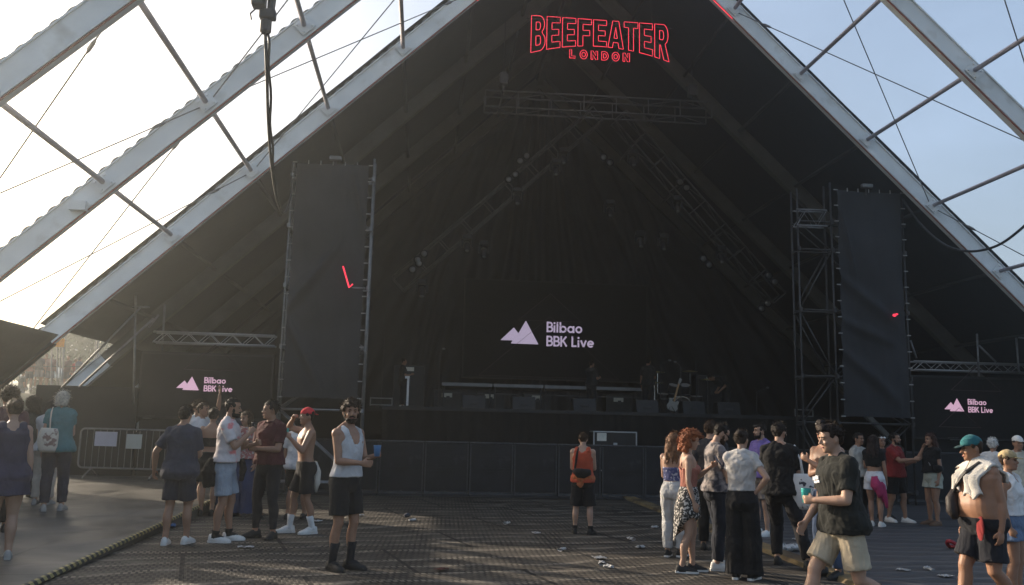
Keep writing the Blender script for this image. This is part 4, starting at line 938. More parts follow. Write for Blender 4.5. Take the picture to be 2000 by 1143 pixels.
    # ---------------------------------------------------------------- face
    if facefeat:
        for s in (1, -1):
            e_ = child('eye', MB().ball(hd((s*.031, -.0815, .117)), (.0135, .006, .0055), 10, 6), EYE)
            child('eyebrow', MB().tube([hd((s*.014, -.091, .136)), hd((s*.03, -.092, .141)), hd((s*.05, -.080, .136))], [.004, .0052, .003], 6, True), hairmat(hair[1] if sum(hair[1]) < .6 else (.12, .1, .08)))
        child('lips', MB().ball(hd((0, -.091, .053)), (.022, .006, .0075), 10, 6), LIP)
    if beard:
        mb = MB(); rr = []
        for (z, w_, yf, yb), e in zip(HS[:5], (.012, .014, .013, .011, .006)):
            ring = []
            for q_ in range(15):
                a = R(-180+180*q_/14); sn = math.sin(a); ring.append(((math.cos(a))*(w_+e), (yf*.2+.0)+(yf*.8-e)*abs(sn)**.9, z-.008))
            rr.append([hd(p) for p in ring]+[hd((p[0]*.8, p[1]*.8+.01, p[2])) for p in ring[::-1]])
        mb.rings(rr[:4])
        for s in (1, -1): mb.ball(hd((s*.068, -.022, .075)), (.008, .02, .032))
        child('beard', mb, hairmat(beard), remesh=.007, disp=.012, dscale=.02, soft=1)
        child('moustache', MB().tube([hd((-.032, -.086, .060)), hd((0, -.098, .068)), hd((.032, -.086, .060))], [.006, .009, .006], 8, True), hairmat(beard))
    # ---------------------------------------------------------------- hair
    hs, hc = hair
    if hs != 'none':
        mb = MB(); e0 = {'short': .007, 'fade': .004, 'curly': .02, 'long': .014, 'bun': .009, 'bob': .018, 'bigcurl': .02, 'quiff': .013}[hs]
        rr = []
        for z, w_, yf, yb in [(.055, .045, .045, .066), (.085, .060, .030, .080), (.115, .070, .016, .091), (.14, .073, -.004, .097), (.160, .074, -.020, .098), (.178, .0705, -.050, .094), (.190, .066, -.079, .089), (.212, .050, -.056, .069), (.230, .028, -.03, .044), (.240, .008, -.002, .018)]:
            rr.append(headring(z, w_, yf, yb, e0*(.35 if z < .1 and hs in ('fade', 'short') else 1)))
        mb.rings(rr)
        for s in (1, -1): mb.ball(hd((s*.07, -.01, .145)), (.014, .03, .03))
        if hs == 'quiff': mb.ball(hd((0, -.06, .222)), (.06, .045, .028)); mb.ball(hd((.02, -.075, .205)), (.045, .035, .025))
        rnd = random.Random(int(hx*7+hy))
        if hs in ('curly', 'bigcurl'):
            big = hs == 'bigcurl'
            for i in range(170 if not big else 190):
                a = rnd.uniform(0, 2*math.pi); u = rnd.uniform(-.35 if not big else -2.1, 1)
                st_ = math.sqrt(max(0, 1-min(1, abs(u))**2)) if u > 0 else 1.0
                x, y, z = (.088+.012*big)*st_*math.cos(a), .012+(.108)*st_*math.sin(a), .150+.09*u
                if y < -.03 and z < .170: continue
                if big and z < .1 and y < .01: continue
                mb.ball(hd((x, y, z)), rnd.uniform(.013, .022)*(1.6 if big else 1), 8, 5)
        if hs == 'long':
            L0 = .34
            for i in range(26):
                a = R(-25+230*i/25); x, y = .078*math.cos(a), .022+.085*math.sin(a); pts = []
                for k in range(9):
                    t = k/8; pts.append(hd((0, 0, 0))+Hm @ Vector((x*(1+.35*t)+.012*math.sin(9*t+i*1.3), max(y, .0)*(1-.25*t)+y*.0+(.045 if k > 2 else 0)*t+.012*math.cos(8*t+i), .155))+Vector((0, .02*t, -(L0+.05*math.sin(i*2.1))*t)))
                mb.tube(pts, [.017, .02, .021, .021, .02, .019, .017, .013, .006], 7)
        if hs == 'bob':
            rr = []
            for z, w_, yf, yb in [(-.005, .078, .02, .10), (.03, .092, .0, .118), (.07, .096, -.012, .126), (.12, .094, -.022, .124), (.16, .086, -.05, .112)]: rr.append(headring(z, w_, yf, yb))
            mb.rings(rr)
        tf = MB(); nt_ = {'short': 260, 'quiff': 320, 'fade': 160, 'curly': 420, 'bigcurl': 520, 'bob': 260, 'long': 260, 'bun': 160}[hs] if detail and vox < .015 else 0
        for i in range(nt_):
            a = rnd.uniform(0, 2*math.pi); u = rnd.uniform(-.3, 1) if hs not in ('bigcurl', 'bob', 'long') else rnd.uniform(-1.2, 1); st_ = math.sqrt(max(0, 1-max(0, u)**2)); gx, gy = math.cos(a), math.sin(a)
            r1 = .078+e0+({'curly': .012, 'bigcurl': .030}.get(hs, 0)); z = .145+(.095+e0)*u
            if gy < -.15 and z < .178: continue
            if z < .12 and gy < .15: continue
            b0 = Vector((r1*st_*gx, .010+(r1+.022)*st_*gy, z)); nrm = Vector((gx*st_, gy*st_, max(u, 0)*1.0+.05)).normalized()
            if hs in ('curly', 'bigcurl'): dr = (nrm+Vector((rnd.gauss(0, .8), rnd.gauss(0, .8), rnd.gauss(0, .8)))).normalized(); ln = rnd.uniform(.02, .04)
            elif hs == 'quiff': dr = (nrm*.5+Vector((.4, -.35, .2))+Vector((rnd.gauss(0, .3), rnd.gauss(0, .3), rnd.gauss(0, .3)))).normalized(); ln = rnd.uniform(.02, .038)
            else: dr = (nrm*.35+Vector((gx*.3, .25 if u > .5 else .0, -.55 if u < .6 else 0))+Vector((rnd.gauss(0, .28), rnd.gauss(0, .28), rnd.gauss(0, .22)))).normalized(); ln = rnd.uniform(.02, .04)*(1.5 if hs in ('bob', 'long') else 1)
            sd_ = nrm.cross(dr); sd_ = (sd_ if sd_.length > .05 else nrm.orthogonal()).normalized()*rnd.uniform(.003, .006); b0 = b0-nrm*.004
            tf.add([hd(b0-sd_), hd(b0+sd_), hd(b0+dr*ln*.6+sd_*.7+nrm*.004), hd(b0+dr*ln), hd(b0+dr*ln*.6-sd_*.7+nrm*.004)], [(0, 1, 2, 3, 4)])
        if hs == 'bun': mb.ball(hd((0, .105, .17)), (.042, .04, .042))
        child('hair', mb, hairmat(hc), remesh=.0085 if hs != 'fade' else .007, disp={'curly': .02, 'bigcurl': .022}.get(hs, .016), dscale=.022 if hs in ('curly', 'bigcurl') else .03, soft=1)
        if tf.v: child('hair_strands', tf, hairmat(hc), smooth=False)
    # ---------------------------------------------------------------- top
    shell = .012
    def sleeve(mb, A, t1, r0_, r1_):
        s, sh, el, wr, curl, a = A
        pts = [sh+(sh-el).normalized()*.0]; n_ = 8; pts = []; rd = []
        for i in range(n_+1):
            t = t1*i/n_; p = sh.lerp(el, t) if t < 1 else el.lerp(wr, (t-1)); pts.append(p); rd.append(r0_+(r1_-r0_)*i/n_)
        mb.tube(pts, rd, 14)
    tops = top if isinstance(top, list) else ([top] if top else [])
    for tp in tops:
        kind, col = tp[0], tp[1]; hem = tp[2] if len(tp) > 2 else .90
        mat = cloth(col) if isinstance(col, tuple) else col; mb = MB()
        if kind in ('tee', 'crop', 'polo'):
            infz = lambda z: .018+.030*smooth01(1.25, .95, z)*(1 if kind != 'crop' else .1)
            torso(mb, hem, 1.475, .02, flare=.012 if kind != 'crop' else 0, infz=infz); bust(mb, .014)
            for A in arms:
                k3 = .4+.6*g; mb.ball(A[1], (.074*k3, .076*k3, .075*k3)); sleeve(mb, A, .74 if not fem else .5, (.072 if not fem else .062)*k3, (.070 if not fem else .056)*k3)
            mb.tube([tx((0, .012, 1.45)), tx((0, .004, 1.492))], [.085, .068] if not fem else [.08, .06], 16, ax=(1, 0, 0))
            for s in (1, -1): mb.tube([tx((s*.04, .028, 1.485)), tx((s*.15*(.6+.4*g), .018, 1.432))], [.044, .055], 10, True)
            child('shirt', mb, mat, remesh=.010, disp=.034, dscale=.10, soft=3)
            if kind == 'polo': child('collar', MB().tube([tx((.075*math.cos(a), .012+.07*math.sin(a)-.02*(math.sin(a) < -.5), 1.487+.012*math.sin(a))) for a in [R(-80+340*i/20) for i in range(21)]], .011, 8), mat)
        elif kind in ('tank', 'vest', 'bandeau', 'strap'):
            zt = {'tank': 1.46, 'vest': 1.465, 'bandeau': 1.26, 'strap': 1.28}[kind]
            infz = lambda z: .012+(.022*smooth01(1.25, .95, z) if kind not in ('bandeau', 'strap') else 0)
            if kind in ('bandeau', 'strap'): torso(mb, hem, zt, .01, infz=infz); bust(mb, .010)
            else: surf(mb, hem, zt, infz, {'tank': (.136, .085, 1.29), 'vest': (.150, .075, 1.37)}[kind], fem)
            if hem < .95 and kind == 'vest': bum(mb, .006)
            if kind in ('tank', 'vest'):
                wd, xs_ = (.026, .098) if kind == 'tank' else (.042, .105)
                for s in (1, -1): mb.tube([tx((s*xs_, -.085, 1.375)), tx((s*xs_, -.055, 1.435)), tx((s*(xs_-.006), -.005, 1.462)), tx((s*(xs_-.006), .05, 1.462)), tx((s*xs_, .09, 1.40))], wd, 10)
            if kind == 'strap':
                for s in (1, -1): mb.tube([tx((s*.085, -.11, zt-.03)), tx((s*.09, -.06, 1.40)), tx((s*.092, .0, 1.462)), tx((s*.088, .07, 1.42)), tx((s*.075, .115, zt-.02))], .009, 8)
            child({'tank': 'tank_top', 'vest': 'vest', 'bandeau': 'crop_top', 'strap': 'camisole'}[kind], mb, mat, remesh=.0095 if kind != 'strap' else .008, disp=.016, dscale=.1, soft=2)
    # ---------------------------------------------------------------- legs
    for lgw in (legs if isinstance(legs, list) else ([legs] if legs else [])):
        kind, col = lgw[0], lgw[1]; mat = cloth(col) if isinstance(col, tuple) else col; mb = MB(); wz = lgw[2] if len(lgw) > 2 else 1.03
        if kind in ('shorts', 'hotpants', 'long_shorts'):
            t1 = {'shorts': .40, 'hotpants': .22, 'long_shorts': .50}[kind]
            torso(mb, .80, wz, .014); bum(mb, .014)
            for L_ in lg: leg_tube(mb, L_, 0, t1, lambda t: (.096+.018*t if kind != 'hotpants' else .102+.09*t)*(.4+.6*g)+.004)
            child('shorts', mb, mat, remesh=.010, disp=.022, dscale=.12, soft=2)
        elif kind in ('skinny', 'jeans', 'wide'):
            torso(mb, .80, wz, .012); bum(mb, .011)
            f_ = {'skinny': lambda t: skinleg(min(t, .97))+.012, 'jeans': lambda t: max(skinleg(min(t, .97))+.014, .098*(1-t)+.066*t), 'wide': lambda t: max(skinleg(min(t, .9))+.014, .100+.028*t)}[kind]
            for L_ in lg: leg_tube(mb, L_, 0, .955 if kind != 'wide' else 1.03, f_)
            child('trousers', mb, mat, remesh=.010, disp=.024 if kind != 'skinny' else .014, dscale=.10, soft=2)
        elif kind == 'skirt':
            zb = lgw[3] if len(lgw) > 3 else .60
            rr = []
            for i in range(12):
                t = i/11; z = wz+(zb-wz)*t; rx, ry, oy = lerp_table(TB, max(z, .9)); rr.append([tx((( rx+.030+.03*t)*math.cos(a)*(1+.03*t*math.sin(9*a)), oy+(ry+.032+.03*t)*math.sin(a)*(1+.03*t*math.sin(9*a)), z)) for a in [2*math.pi*q_/28 for q_ in range(28)]])
            mb.rings(rr); child('skirt', mb, mat, remesh=.010, disp=.016, dscale=.1, soft=1)
    # ---------------------------------------------------------------- feet
    for (s, hj, kn, an, toe), st in zip(lg, stance):
        tilt = R(st[4]) if len(st) > 4 else 0
        fr_ = Matrix.Translation(an) @ Matrix.Rotation(toe, 4, 'Z') @ Matrix.Rotation(tilt, 4, 'X') @ Matrix.Translation(Vector((0, 0, -ankle)))
        W = lambda p: fr_ @ Vector(p)
        if shoes:
            mb = MB(); rr = []
            for y, w_, h_ in ((.075, .020, .055), (.066, .036, .098), (.03, .041, .106), (-.01, .043, .108), (-.05, .044, .096), (-.10, .047, .074), (-.145, .046, .058), (-.18, .036, .046), (-.198, .016, .032)):
                rr.append([W((w_*math.copysign(abs(math.cos(a))**.8, math.cos(a)), y, .018+max(0, (h_-.018)*math.sin(a)))) if math.sin(a) > 0 else W((w_*math.cos(a), y, .016)) for a in [2*math.pi*(q_+.5)/14 for q_ in range(14)]])
            so2 = child('shoe', mb.rings(rr), shoes)
            mb = MB(); oc = [(.082, .016), (.078, .030), (.05, .039), (.0, .040), (-.05, .043), (-.10, .049), (-.15, .047), (-.185, .036), (-.206, .012)]
            lp = [(w_, y) for y, w_ in oc]+[(-w_, y) for y, w_ in oc[::-1]]
            sol = child('sole', mb.prism([W((x, y, .0)) for x, y in lp[::-1]], fr_.to_3x3() @ Vector((0, 0, .026))), SHOEG if shoes is SHOEG else (SHOET if shoes is SHOET else SHOEW if shoes is SHOEW or socks == 'canvas' else SHOEB), smooth=False)
            sol.parent = so2
        if socks and socks != 'canvas':
            mb = MB(); col, hgt = socks; up_ = (kn-an).normalized()
            fd = Vector((math.sin(toe), -math.cos(toe), 0)); mb.tube([an+Vector((0, 0, -.02)), an+fd*.05+Vector((0, 0, -.022)), an+fd*.10+Vector((0, 0, -.04))], [.042, .040, .034], 10, True)
            mb.tube([an+up_*(-.03), an, an+up_*(hgt*.5), an+up_*hgt], [.044, .042, .044, .053*(.35+.65*g)], 12); child('sock', mb, cloth(col), disp=.006, dscale=.03)
    return dict(o=P_, sc=sc, M=wm(P_), tx=lambda p: wm(P_) @ (tx(p)*sc), hd=lambda p: wm(P_) @ (hd(p)*sc), Hm=(wm(P_).to_3x3() @ Hm), hands=[(wm(P_) @ (h[0]*sc), (wm(P_).to_3x3() @ h[1]), (wm(P_).to_3x3() @ h[2]), (wm(P_).to_3x3() @ h[3])) for h in hands], child=child, hdl=hd, txl=tx, lg=lg, arms=arms, torso=torso, leg_tube=leg_tube, bum=bum, tsurf=tsurf)
# ---- held and worn things
def cup(Pn, which, col, label, group=None, tall=.12, lid=None):
    c, d, n_, th = Pn['hands'][which]; p = c+n_*.042+d*.015; ax_ = Vector((0, 0, 1))
    p = p+ax_*.03
    t = tag(obj('plastic_cup', MB().tube([ax_*(-tall*.5), ax_*(tall*.42), ax_*(tall*.5), ax_*(tall*.5), ax_*(tall*.1)], [.030, .040, .042, .037, .034], 16), col, None, True, True, loc=p), label, 'cup', group)
    return t
CUPT = M('teal cup', (.05, .38, .36), .4, .1, 6, 0); CUPB = M('blue cup', (.10, .22, .42), .4, .1, 6, 0); CUPK = M('black cup', (.03, .03, .03), .4, .1, 6, 0, col2=(.4, .4, .4), c2scale=30, c2edge=(.6, .65))
def cap(Pn, col, back=False, brim=None, brimlen=.075):
    hd = Pn['hdl']; mb = MB(); rr = []
    for z, w_, yf, yb in ((.146, .083, -.094, .109), (.165, .084, -.095, .110), (.19, .080, -.090, .105), (.215, .064, -.068, .085), (.236, .040, -.038, .052), (.247, .012, -.006, .02)):
        rr.append([hd((w_*math.cos(a), (yf+yb)/2+(yb-yf)/2*math.sin(a), z)) for a in [2*math.pi*q_/20 for q_ in range(20)]])
    o = Pn['child']('cap', mb.rings(rr), cloth(col)); s = 1 if back else -1; mb = MB(); rr = []
    for k in range(5):
        t = k/4; w_ = .072*math.sqrt(max(.05, 1-t*t*.85)); y = s*(.085+brimlen*t)
        rr.append([hd((w_, y, .150-.016*t)), hd((w_*.5, y, .158-.012*t)), hd((-w_*.5, y, .158-.012*t)), hd((-w_, y, .150-.016*t)), hd((-w_*.5, y, .152-.012*t)), hd((w_*.5, y, .152-.012*t))])
    b = Pn['child']('brim', mb.rings(rr), cloth(brim or col)); b.parent = o
def shades(Pn, up=True):
    hd = Pn['hdl']; z, y = (.195, -.085) if up else (.118, -.094)
    mb = MB(); 
    for s in (1, -1): mb.ball(hd((s*.033, y, z)), (.027, .010, .020), 10, 6)
    mb.tube([hd((-.075, .0, z)), hd((-.06, y+.01, z)), hd((0, y-.004, z+.006)), hd((.06, y+.01, z)), hd((.075, .0, z))], .0045, 6)
    return mb
# ================================================================== THE CROWD
DK, BR, LB = (.016, .012, .010), (.045, .025, .014), (.10, .055, .03)
BLK, NAVY, WHT = (.012, .012, .013), (.035, .040, .075), (.55, .55, .54)
def bag_sack(Pn, pts, mat, label, cat, strap=None, name='tote_bag', w=.17, h=.36, th=.07, at_=None, rz=0):
    """soft sack: at_ is the top centre"""
    mb = MB(); rr = []
    for i in range(9):
        t = i/8; ww = w*(.62+.38*math.sin(math.pi*min(1, .15+t*.75))); tt = th*(.35+.65*math.sin(math.pi*min(1, .1+t*.72)))
        rr.append([(ww*math.copysign(abs(math.cos(a))**.7, math.cos(a))+.012*math.sin(3*t), tt*math.sin(a), -h*t) for a in [2*math.pi*q_/18 for q_ in range(18)]])
    o = obj(name, mb.rings(rr), mat, None, True, True, loc=at_, rz=rz, disp=.03, dscale=.08)
    tag(o, label, cat)
    if strap: obj('strap', MB().tube(strap, .011, 6), mat, o, smooth=True)
    return o
PRINT = M('printed canvas', (.55, .50, .42), .85, .1, 8, .3, 40, col2=(.22, .14, .12), c2scale=9, c2edge=(.58, .64))
PRINT2 = M('white printed bag', (.68, .66, .62), .85, .06, 8, .3, 30, col2=(.05, .05, .06), c2scale=11, c2edge=(.62, .66))
TIEDYE = M('tie dye cloth', (.26, .23, .22), .88, .2, 6, .3, 30, col2=(.045, .045, .055), c2scale=9, c2edge=(.46, .58))
LEOP = M('spotted cloth', (.03, .03, .03), .88, .2, 6, .3, 30, col2=(.55, .52, .48), c2scale=42, c2edge=(.53, .57))
FLOR = M('patterned blue top', (.06, .07, .17), .88, .2, 6, .3, 30, col2=(.40, .40, .45), c2scale=30, c2edge=(.55, .6))
PINKT = M('white and pink tee', (.54, .49, .48), .88, .06, 6, .3, 25, col2=(.62, .20, .20), c2scale=5, c2edge=(.60, .68))
STRIPE = M('striped cloth', (.28, .10, .09), .88, .2, 6, .3, 25, col2=(.35, .30, .28), c2scale=20, c2edge=(.5, .55))
# ---- on the walkway at the left
G = 'people in the festival crowd'
p = person(-6, 778, -4, 1095, 184, 'person from behind in sleeveless navy dress', G, 'f', FAIR, ('bun', (.10, .065, .04)), ('vest', (.036, .037, .066), .84), ('skirt', (.036, .037, .066), 1.0, .70), SHOEG, None, 'hold', 'hang', ((.10, -.02, 5), (.09, .06, 5)), girth=1.22, walk=True, facefeat=False, head=(4, 4))
person(12, 757, -12, 1040, 190, 'dark haired person half hidden behind the navy dress at the frame edge', G, 'm', TAN, ('curly', BR), ('tee', (.10, .05, .05)), ('jeans', BLK), SHOEB, walk=True, facefeat=False)
p = person(122, 765, 100, 998, 172, 'person with grey bob in a teal tee and dark jeans carrying a canvas tote bag', G, 'f', FAIR, ('bob', (.42, .38, .31)), ('tee', (.055, .165, .18), .86), ('jeans', (.035, .038, .055)), SHOEG, None, 'hang', 'hold', ((.10, -.05, 12), (.12, .05, 12)), girth=1.12, walk=True, facefeat=False, head=(-8, 12))
c = p['tx']((.10, .21, 1.20)); bag_sack(p, None, PRINT, 'cream printed canvas tote bag hanging behind the person in teal', 'tote bag', [p['tx']((.10, .20, 1.19)), p['tx']((.11, .17, 1.33)), p['tx']((.115, .115, 1.44)), p['tx']((.112, .03, 1.505)), p['tx']((.12, -.10, 1.42))], w=.145, h=.36, at_=c, rz=p['o'].rotation_euler.z)
person(86, 782, 118, 992, 160, 'person in a light grey top and pale trousers standing close beside the teal tee', G, 'f', FAIR, ('bob', DK), ('tee', (.42, .43, .44)), ('jeans', (.42, .38, .33)), SHOEG, None, 'hold', 'hang', walk=True, facefeat=False, base=gwalk(80, 988)+Vector((-.08, .2, 0)))
person(62, 776, 55, 985, 200, 'dark curly haired person in black looking towards the left screen from the walkway', G, 'm', BROWN, ('bigcurl', DK), ('tee', (.02, .025, .025)), ('jeans', BLK), SHOEB, walk=True, facefeat=False, base=gwalk(46, 972))
# ---- left group on the matting
p = person(355, 793, 341, 1064, 158, 'man from behind in dark navy tee, navy shorts and white trainers', G, 'm', TAN, ('short', DK), ('tee', (.040, .044, .062), .82), ('shorts', (.026, .028, .040)), SHOEW, None, 'wide', 'hold', ((.11, -.05, 10), (.11, .08, 8)), girth=1.1, facefeat=False, head=(6, 4))
p = person(455, 778, 432, 1058, 78, 'man in white tee with pink print, pale denim shorts and jacket tied round waist', G, 'm', TAN, ('fade', DK), ('tee', PINKT, .96), ('shorts', (.26, .30, .35)), SHOEW, ((.02, .02, .02), .06), 'hold', 'holdhigh', ((.10, .06, 8), (.10, -.06, 10)), beard=DK, head=(8, 6))
mb = MB(); rr = []
p['torso'](mb, .97, 1.05, .035); mb.tube([p['txl']((.05, -.16, 1.0)), p['txl']((.07, -.19, .88)), p['txl']((.06, -.17, .72))], [.035, .045, .03], 8); mb.tube([p['txl']((-.12, .14, 1.0)), p['txl']((-.12, .19, .85)), p['txl']((-.10, .17, .66))], [.05, .10, .07], 10); mb.tube([p['txl']((.08, .15, 1.0)), p['txl']((.09, .19, .85)), p['txl']((.08, .17, .68))], [.05, .10, .06], 10)
p['child']('tied_jacket', mb, cloth(BLK), remesh=.011, disp=.03, dscale=.08)
cup(p, 1, CUPK, 'dark plastic cup with pale rim held by the man in the pink print tee', 'dark cups in the left group')
p = person(511, 783, 515, 1051, -42, 'man in a maroon polo shirt and black jeans turning his head left, cup in hand', G, 'm', TAN, ('short', DK), ('polo', (.070, .020, .022), .93), ('skinny', (.022, .022, .025)), SHOEB, None, 'bellyhold', 'hold', ((.15, 0, 18), (.15, 0, 20)), head=(-38, 4))
cup(p, 0, CUPK, 'dark plastic cup held against the maroon polo shirt', 'dark cups in the left group')
person(484, 804, 470, 1008, -30, 'person in long blue trousers hidden between the two men with dark cups', G, 'f', TAN, ('long', BR), ('tee', STRIPE, .95), ('wide', (.035, .05, .11)), SHOEB, None, 'hang', 'hold', head=(-20, 8))
person(496, 830, 492, 1012, 20, 'person in dusky striped clothes and brown boots mostly hidden behind the maroon polo', G, 'f', TAN, ('long', BR), ('tee', STRIPE), ('shorts', (.20, .08, .07)), SHOET, base=gnd(492, 1005, .006))
person(404, 797, 402, 1008, 172, 'person with bare back, dark hair up and black shorts in the left group', G, 'f', TAN, ('bun', DK), ('bandeau', BLK, 1.12), ('shorts', BLK), SHOEB, None, 'hold', 'hold', facefeat=False, stance=((.09, 0, 5), (.08, .05, 5)))
person(384, 786, 380, 1000, 55, 'smiling man in a white tee behind the navy tee man', G, 'm', TAN, ('short', BR), ('tee', (.5, .5, .5)), ('shorts', BLK), SHOEB, None, 'hang', 'hold', head=(0, 4))
person(362, 783, 372, 990, 30, 'man with one arm raised high in front of the left screen', G, 'm', TAN, ('curly', BR), ('tee', (.5, .5, .48)), ('jeans', BLK), SHOEB, None, ((.17, -.1, .47), (1, 0, -.3), .3), 'hang')
person(431, 785, 438, 1000, 10, 'bearded man smiling towards the camera in the middle of the left group', G, 'm', TAN, ('short', BR), ('tee', (.05, .05, .06)), ('jeans', (.05, .06, .09)), SHOEB, beard=BR)
p = person(598, 797, 588, 1042, -72, 'shirtless man in black shorts and white socks with one hand on his red cap', G, 'm', TAN, ('short', DK), None, ('shorts', (.020, .020, .022), 1.0), SHOEW, ((.65, .65, .64), .17), 'holdhigh', ((.02, -.16, .20), (.75, -.7, .5), .7), ((.10, -.12, 6), (.10, .14, 10)), head=(-4, 0), detail=False)
cap(p, (.50, .03, .04), True)
cup(p, 0, CUPT, 'teal plastic cup held out by the man in the red cap', None)
q = p['tx']; mb = MB().tube([q((.04, .13, .99)), q((.05, .17, .86)), q((.04, .16, .70)), q((.05, .15, .58))], [.03, .055, .06, .03], 10); mb.tube([q((-.03, .14, 1.0)), q((-.03, .17, .84)), q((-.02, .16, .66))], [.03, .05, .03], 10)
tag(obj('hanging_shirt', mb, cloth((.50, .46, .40)), disp=.04, dscale=.06, smooth=True), 'pale shirt tucked into the waistband of the man in the red cap', 'shirt')
person(576, 812, 574, 1015, 150, 'man in a white tee and black shorts half hidden behind the red cap man', G, 'm', BROWN, ('short', DK), ('tee', (.5, .5, .5), .84), ('shorts', BLK), SHOEB, facefeat=False, stance=((.13, 0, 8), (.13, .1, 8)))
p = person(682, 783, 668, 1113, 46, 'curly haired bearded man in white tank top and black shorts looking at the camera', G, 'm', TAN, ('curly', (.035, .02, .012)), ('tank', (.47, .47, .48), .95), ('shorts', (.018, .018, .019), 1.02), SHOEB, ((.022, .022, .024), .20), 'hold', 'holdlow', ((.09, .02, 12), (.10, -.05, 10)), beard=(.02, .012, .008), head=(-36, 2), girth=.98, vox=.008)
cup(p, 0, CUPB, 'blue plastic cup held by the man in the white tank top')
# ---- the lone figure in the middle
p = person(1128, 845, 1137, 1043, 172, 'man in orange vest and black shorts standing alone before the barrier', G, 'm', FAIR, ('short', BR), ('vest', (.40, .07, .035), .88), ('long_shorts', (.014, .014, .016)), SHOEB, ((.018, .018, .018), .06), 'hold', 'hold', ((.13, 0, 12), (.15, -.04, 16)), facefeat=False, girth=1.08, head=(14, 14))
mb = MB(); p['torso'](mb, .93, 1.0, .04); mb.ball(p['txl']((.02, .15, .88)), (.06, .03, .09)); mb.tube([p['txl']((-.14, .12, .98)), p['txl']((0, .17, .93)), p['txl']((.14, .12, .98))], .035, 8)
p['child']('tied_jacket', mb, cloth((.38, .12, .05)), remesh=.011, disp=.03, dscale=.06)
q = p['tx']; o = tag(obj('belt_bag', MB().tube([q((-.15, .13, 1.06)), q((-.05, .185, 1.04)), q((.05, .185, 1.05)), q((.13, .14, 1.08))], [.045, .075, .075, .04], 12), cloth(BLK), disp=.02, dscale=.05, smooth=True), 'black belt bag slung across the back of the man in the orange vest', 'belt bag')
obj('strap', MB().tube([q((.12, .15, 1.09)), q((.10, .15, 1.25)), q((.085, .13, 1.38)), q((.08, .06, 1.475)), q((.09, -.05, 1.45)), q((.05, -.14, 1.3)), q((-.12, -.12, 1.12))], .018, 6), cloth(BLK), o)
# ---- right group
person(1322, 846, 1316, 1088, 160, 'person with long wavy brown hair and white jeans in the right group', G, 'f', FAIR, ('long', (.15, .075, .038)), ('bandeau', FLOR, 1.06), ('jeans', (.46, .46, .45), 1.06), SHOEB, 'canvas', 'hold', 'hold', ((.09, -.02, 8), (.08, .06, 8)), facefeat=False, head=(10, 4))
p = person(1350, 842, 1346, 1118, 98, 'person with curly ginger hair in a spotted wrap skirt holding up a phone', G, 'f', FAIR, ('bigcurl', (.24, .075, .028)), ('strap', (.30, .12, .09), 1.02), None, SHOEB, 'canvas', 'phone', 'hang', ((.08, .05, 6), (.08, -.10, 10)), head=(0, 14))
mb = MB(); rr = []
for i in range(14):
    t = i/13; z = 1.05-.36*t; rx, ry, oy = lerp_table(TORSO_F, max(z, .9)); ring = []
    for k in range(32):
        a = 2*math.pi*k/32; dip = (.34*max(0, math.sin(a))**3+.02*math.sin(7*a))*t; ring.append(p['txl']((1.0*(rx+.02+.02*t)*math.cos(a), oy+(ry+.022+.03*t)*math.sin(a), z-dip)))
    rr.append(ring)
p['child']('wrap_skirt', mb.rings(rr), LEOP, disp=.015, dscale=.08)
c, d, n_, th = p['hands'][0]
mm = Matrix.Translation(c+n_*.026+d*.05) @ Matrix.Rotation(p['o'].rotation_euler.z, 4, 'Z') @ Matrix.Rotation(R(-35), 4, 'X')
o = tag(obj('mobile_phone', MB().box((-.036, -.004, -.075), (.036, .004, .075), mm), M('phone back', (.05, .07, .12), .25, .1, 5, 0), bevel=.003), 'dark blue mobile phone held by the person with ginger curls', 'phone')
obj('camera_bump', MB().box((-.030, -.007, .04), (-.006, -.0045, .068), mm), BLACKP, o)
p = person(1402, 830, 1402, 1112, 108, 'man in a grey tie dye shirt and dark jeans looking down beside the ginger curls', G, 'm', FAIR, ('short', DK), ('tee', TIEDYE, .92), ('jeans', (.022, .025, .034)), SHOEW, None, 'hold', 'hold', ((.12, .05, 10), (.12, -.05, 10)), head=(6, 30), beard=BR)
p['child']('glasses', shades(p, False), BLACKP)
person(1384, 822, 1390, 1075, 170, 'brown haired man facing the stage behind the tie dye shirt', G, 'm', FAIR, ('short', BR), ('tee', (.03, .03, .035)), ('jeans', BLK), SHOEB, facefeat=False)
person(1450, 840, 1452, 1132, 168, 'person in white cropped tee and wide black trousers with hand on hip', G, 'f', FAIR, ('bun', (.022, .014, .010)), ('crop', (.44, .42, .40), 1.03), ('wide', (.013, .013, .014), 1.10), SHOEB, 'canvas', 'hold', 'hip', ((.09, 0, 6), (.10, .02, 12)), facefeat=False, girth=1.06, head=(-6, 10))
p = person(1484, 828, 1490, 1046, -48, 'man with sunglasses on his head in a purple and blue shirt, facing left', G, 'm', FAIR, ('fade', DK), ('tee', (.16, .12, .34)), ('shorts', (.16, .14, .13)), SHOEW, None, 'cross', 'hold', head=(-20, 0), beard=DK)
p['child']('sunglasses', shades(p, True), BLACKP)
p = person(1522, 825, 1528, 1104, 168, 'man all in black from behind in a wide stance with white tote', G, 'm', FAIR, ('short', DK), ('tee', (.013, .013, .014), .88), ('jeans', (.015, .015, .017)), SHOEB, None, 'hold', 'hold', ((.06, .02, 5), (.34, -.16, 25)), facefeat=False, head=(-20, 4), beard=DK)
q = p['tx']; bag_sack(p, None, PRINT2, 'white tote bag with dark scribbled print at the side of the man all in black', 'tote bag', [q((-.26, .02, 1.12)), q((-.25, .04, 1.3)), q((-.185, .03, 1.475)), q((-.235, -.06, 1.3)), q((-.27, -.03, 1.12))], w=.15, h=.42, at_=q((-.27, .0, 1.14)), rz=p['o'].rotation_euler.z+.4)
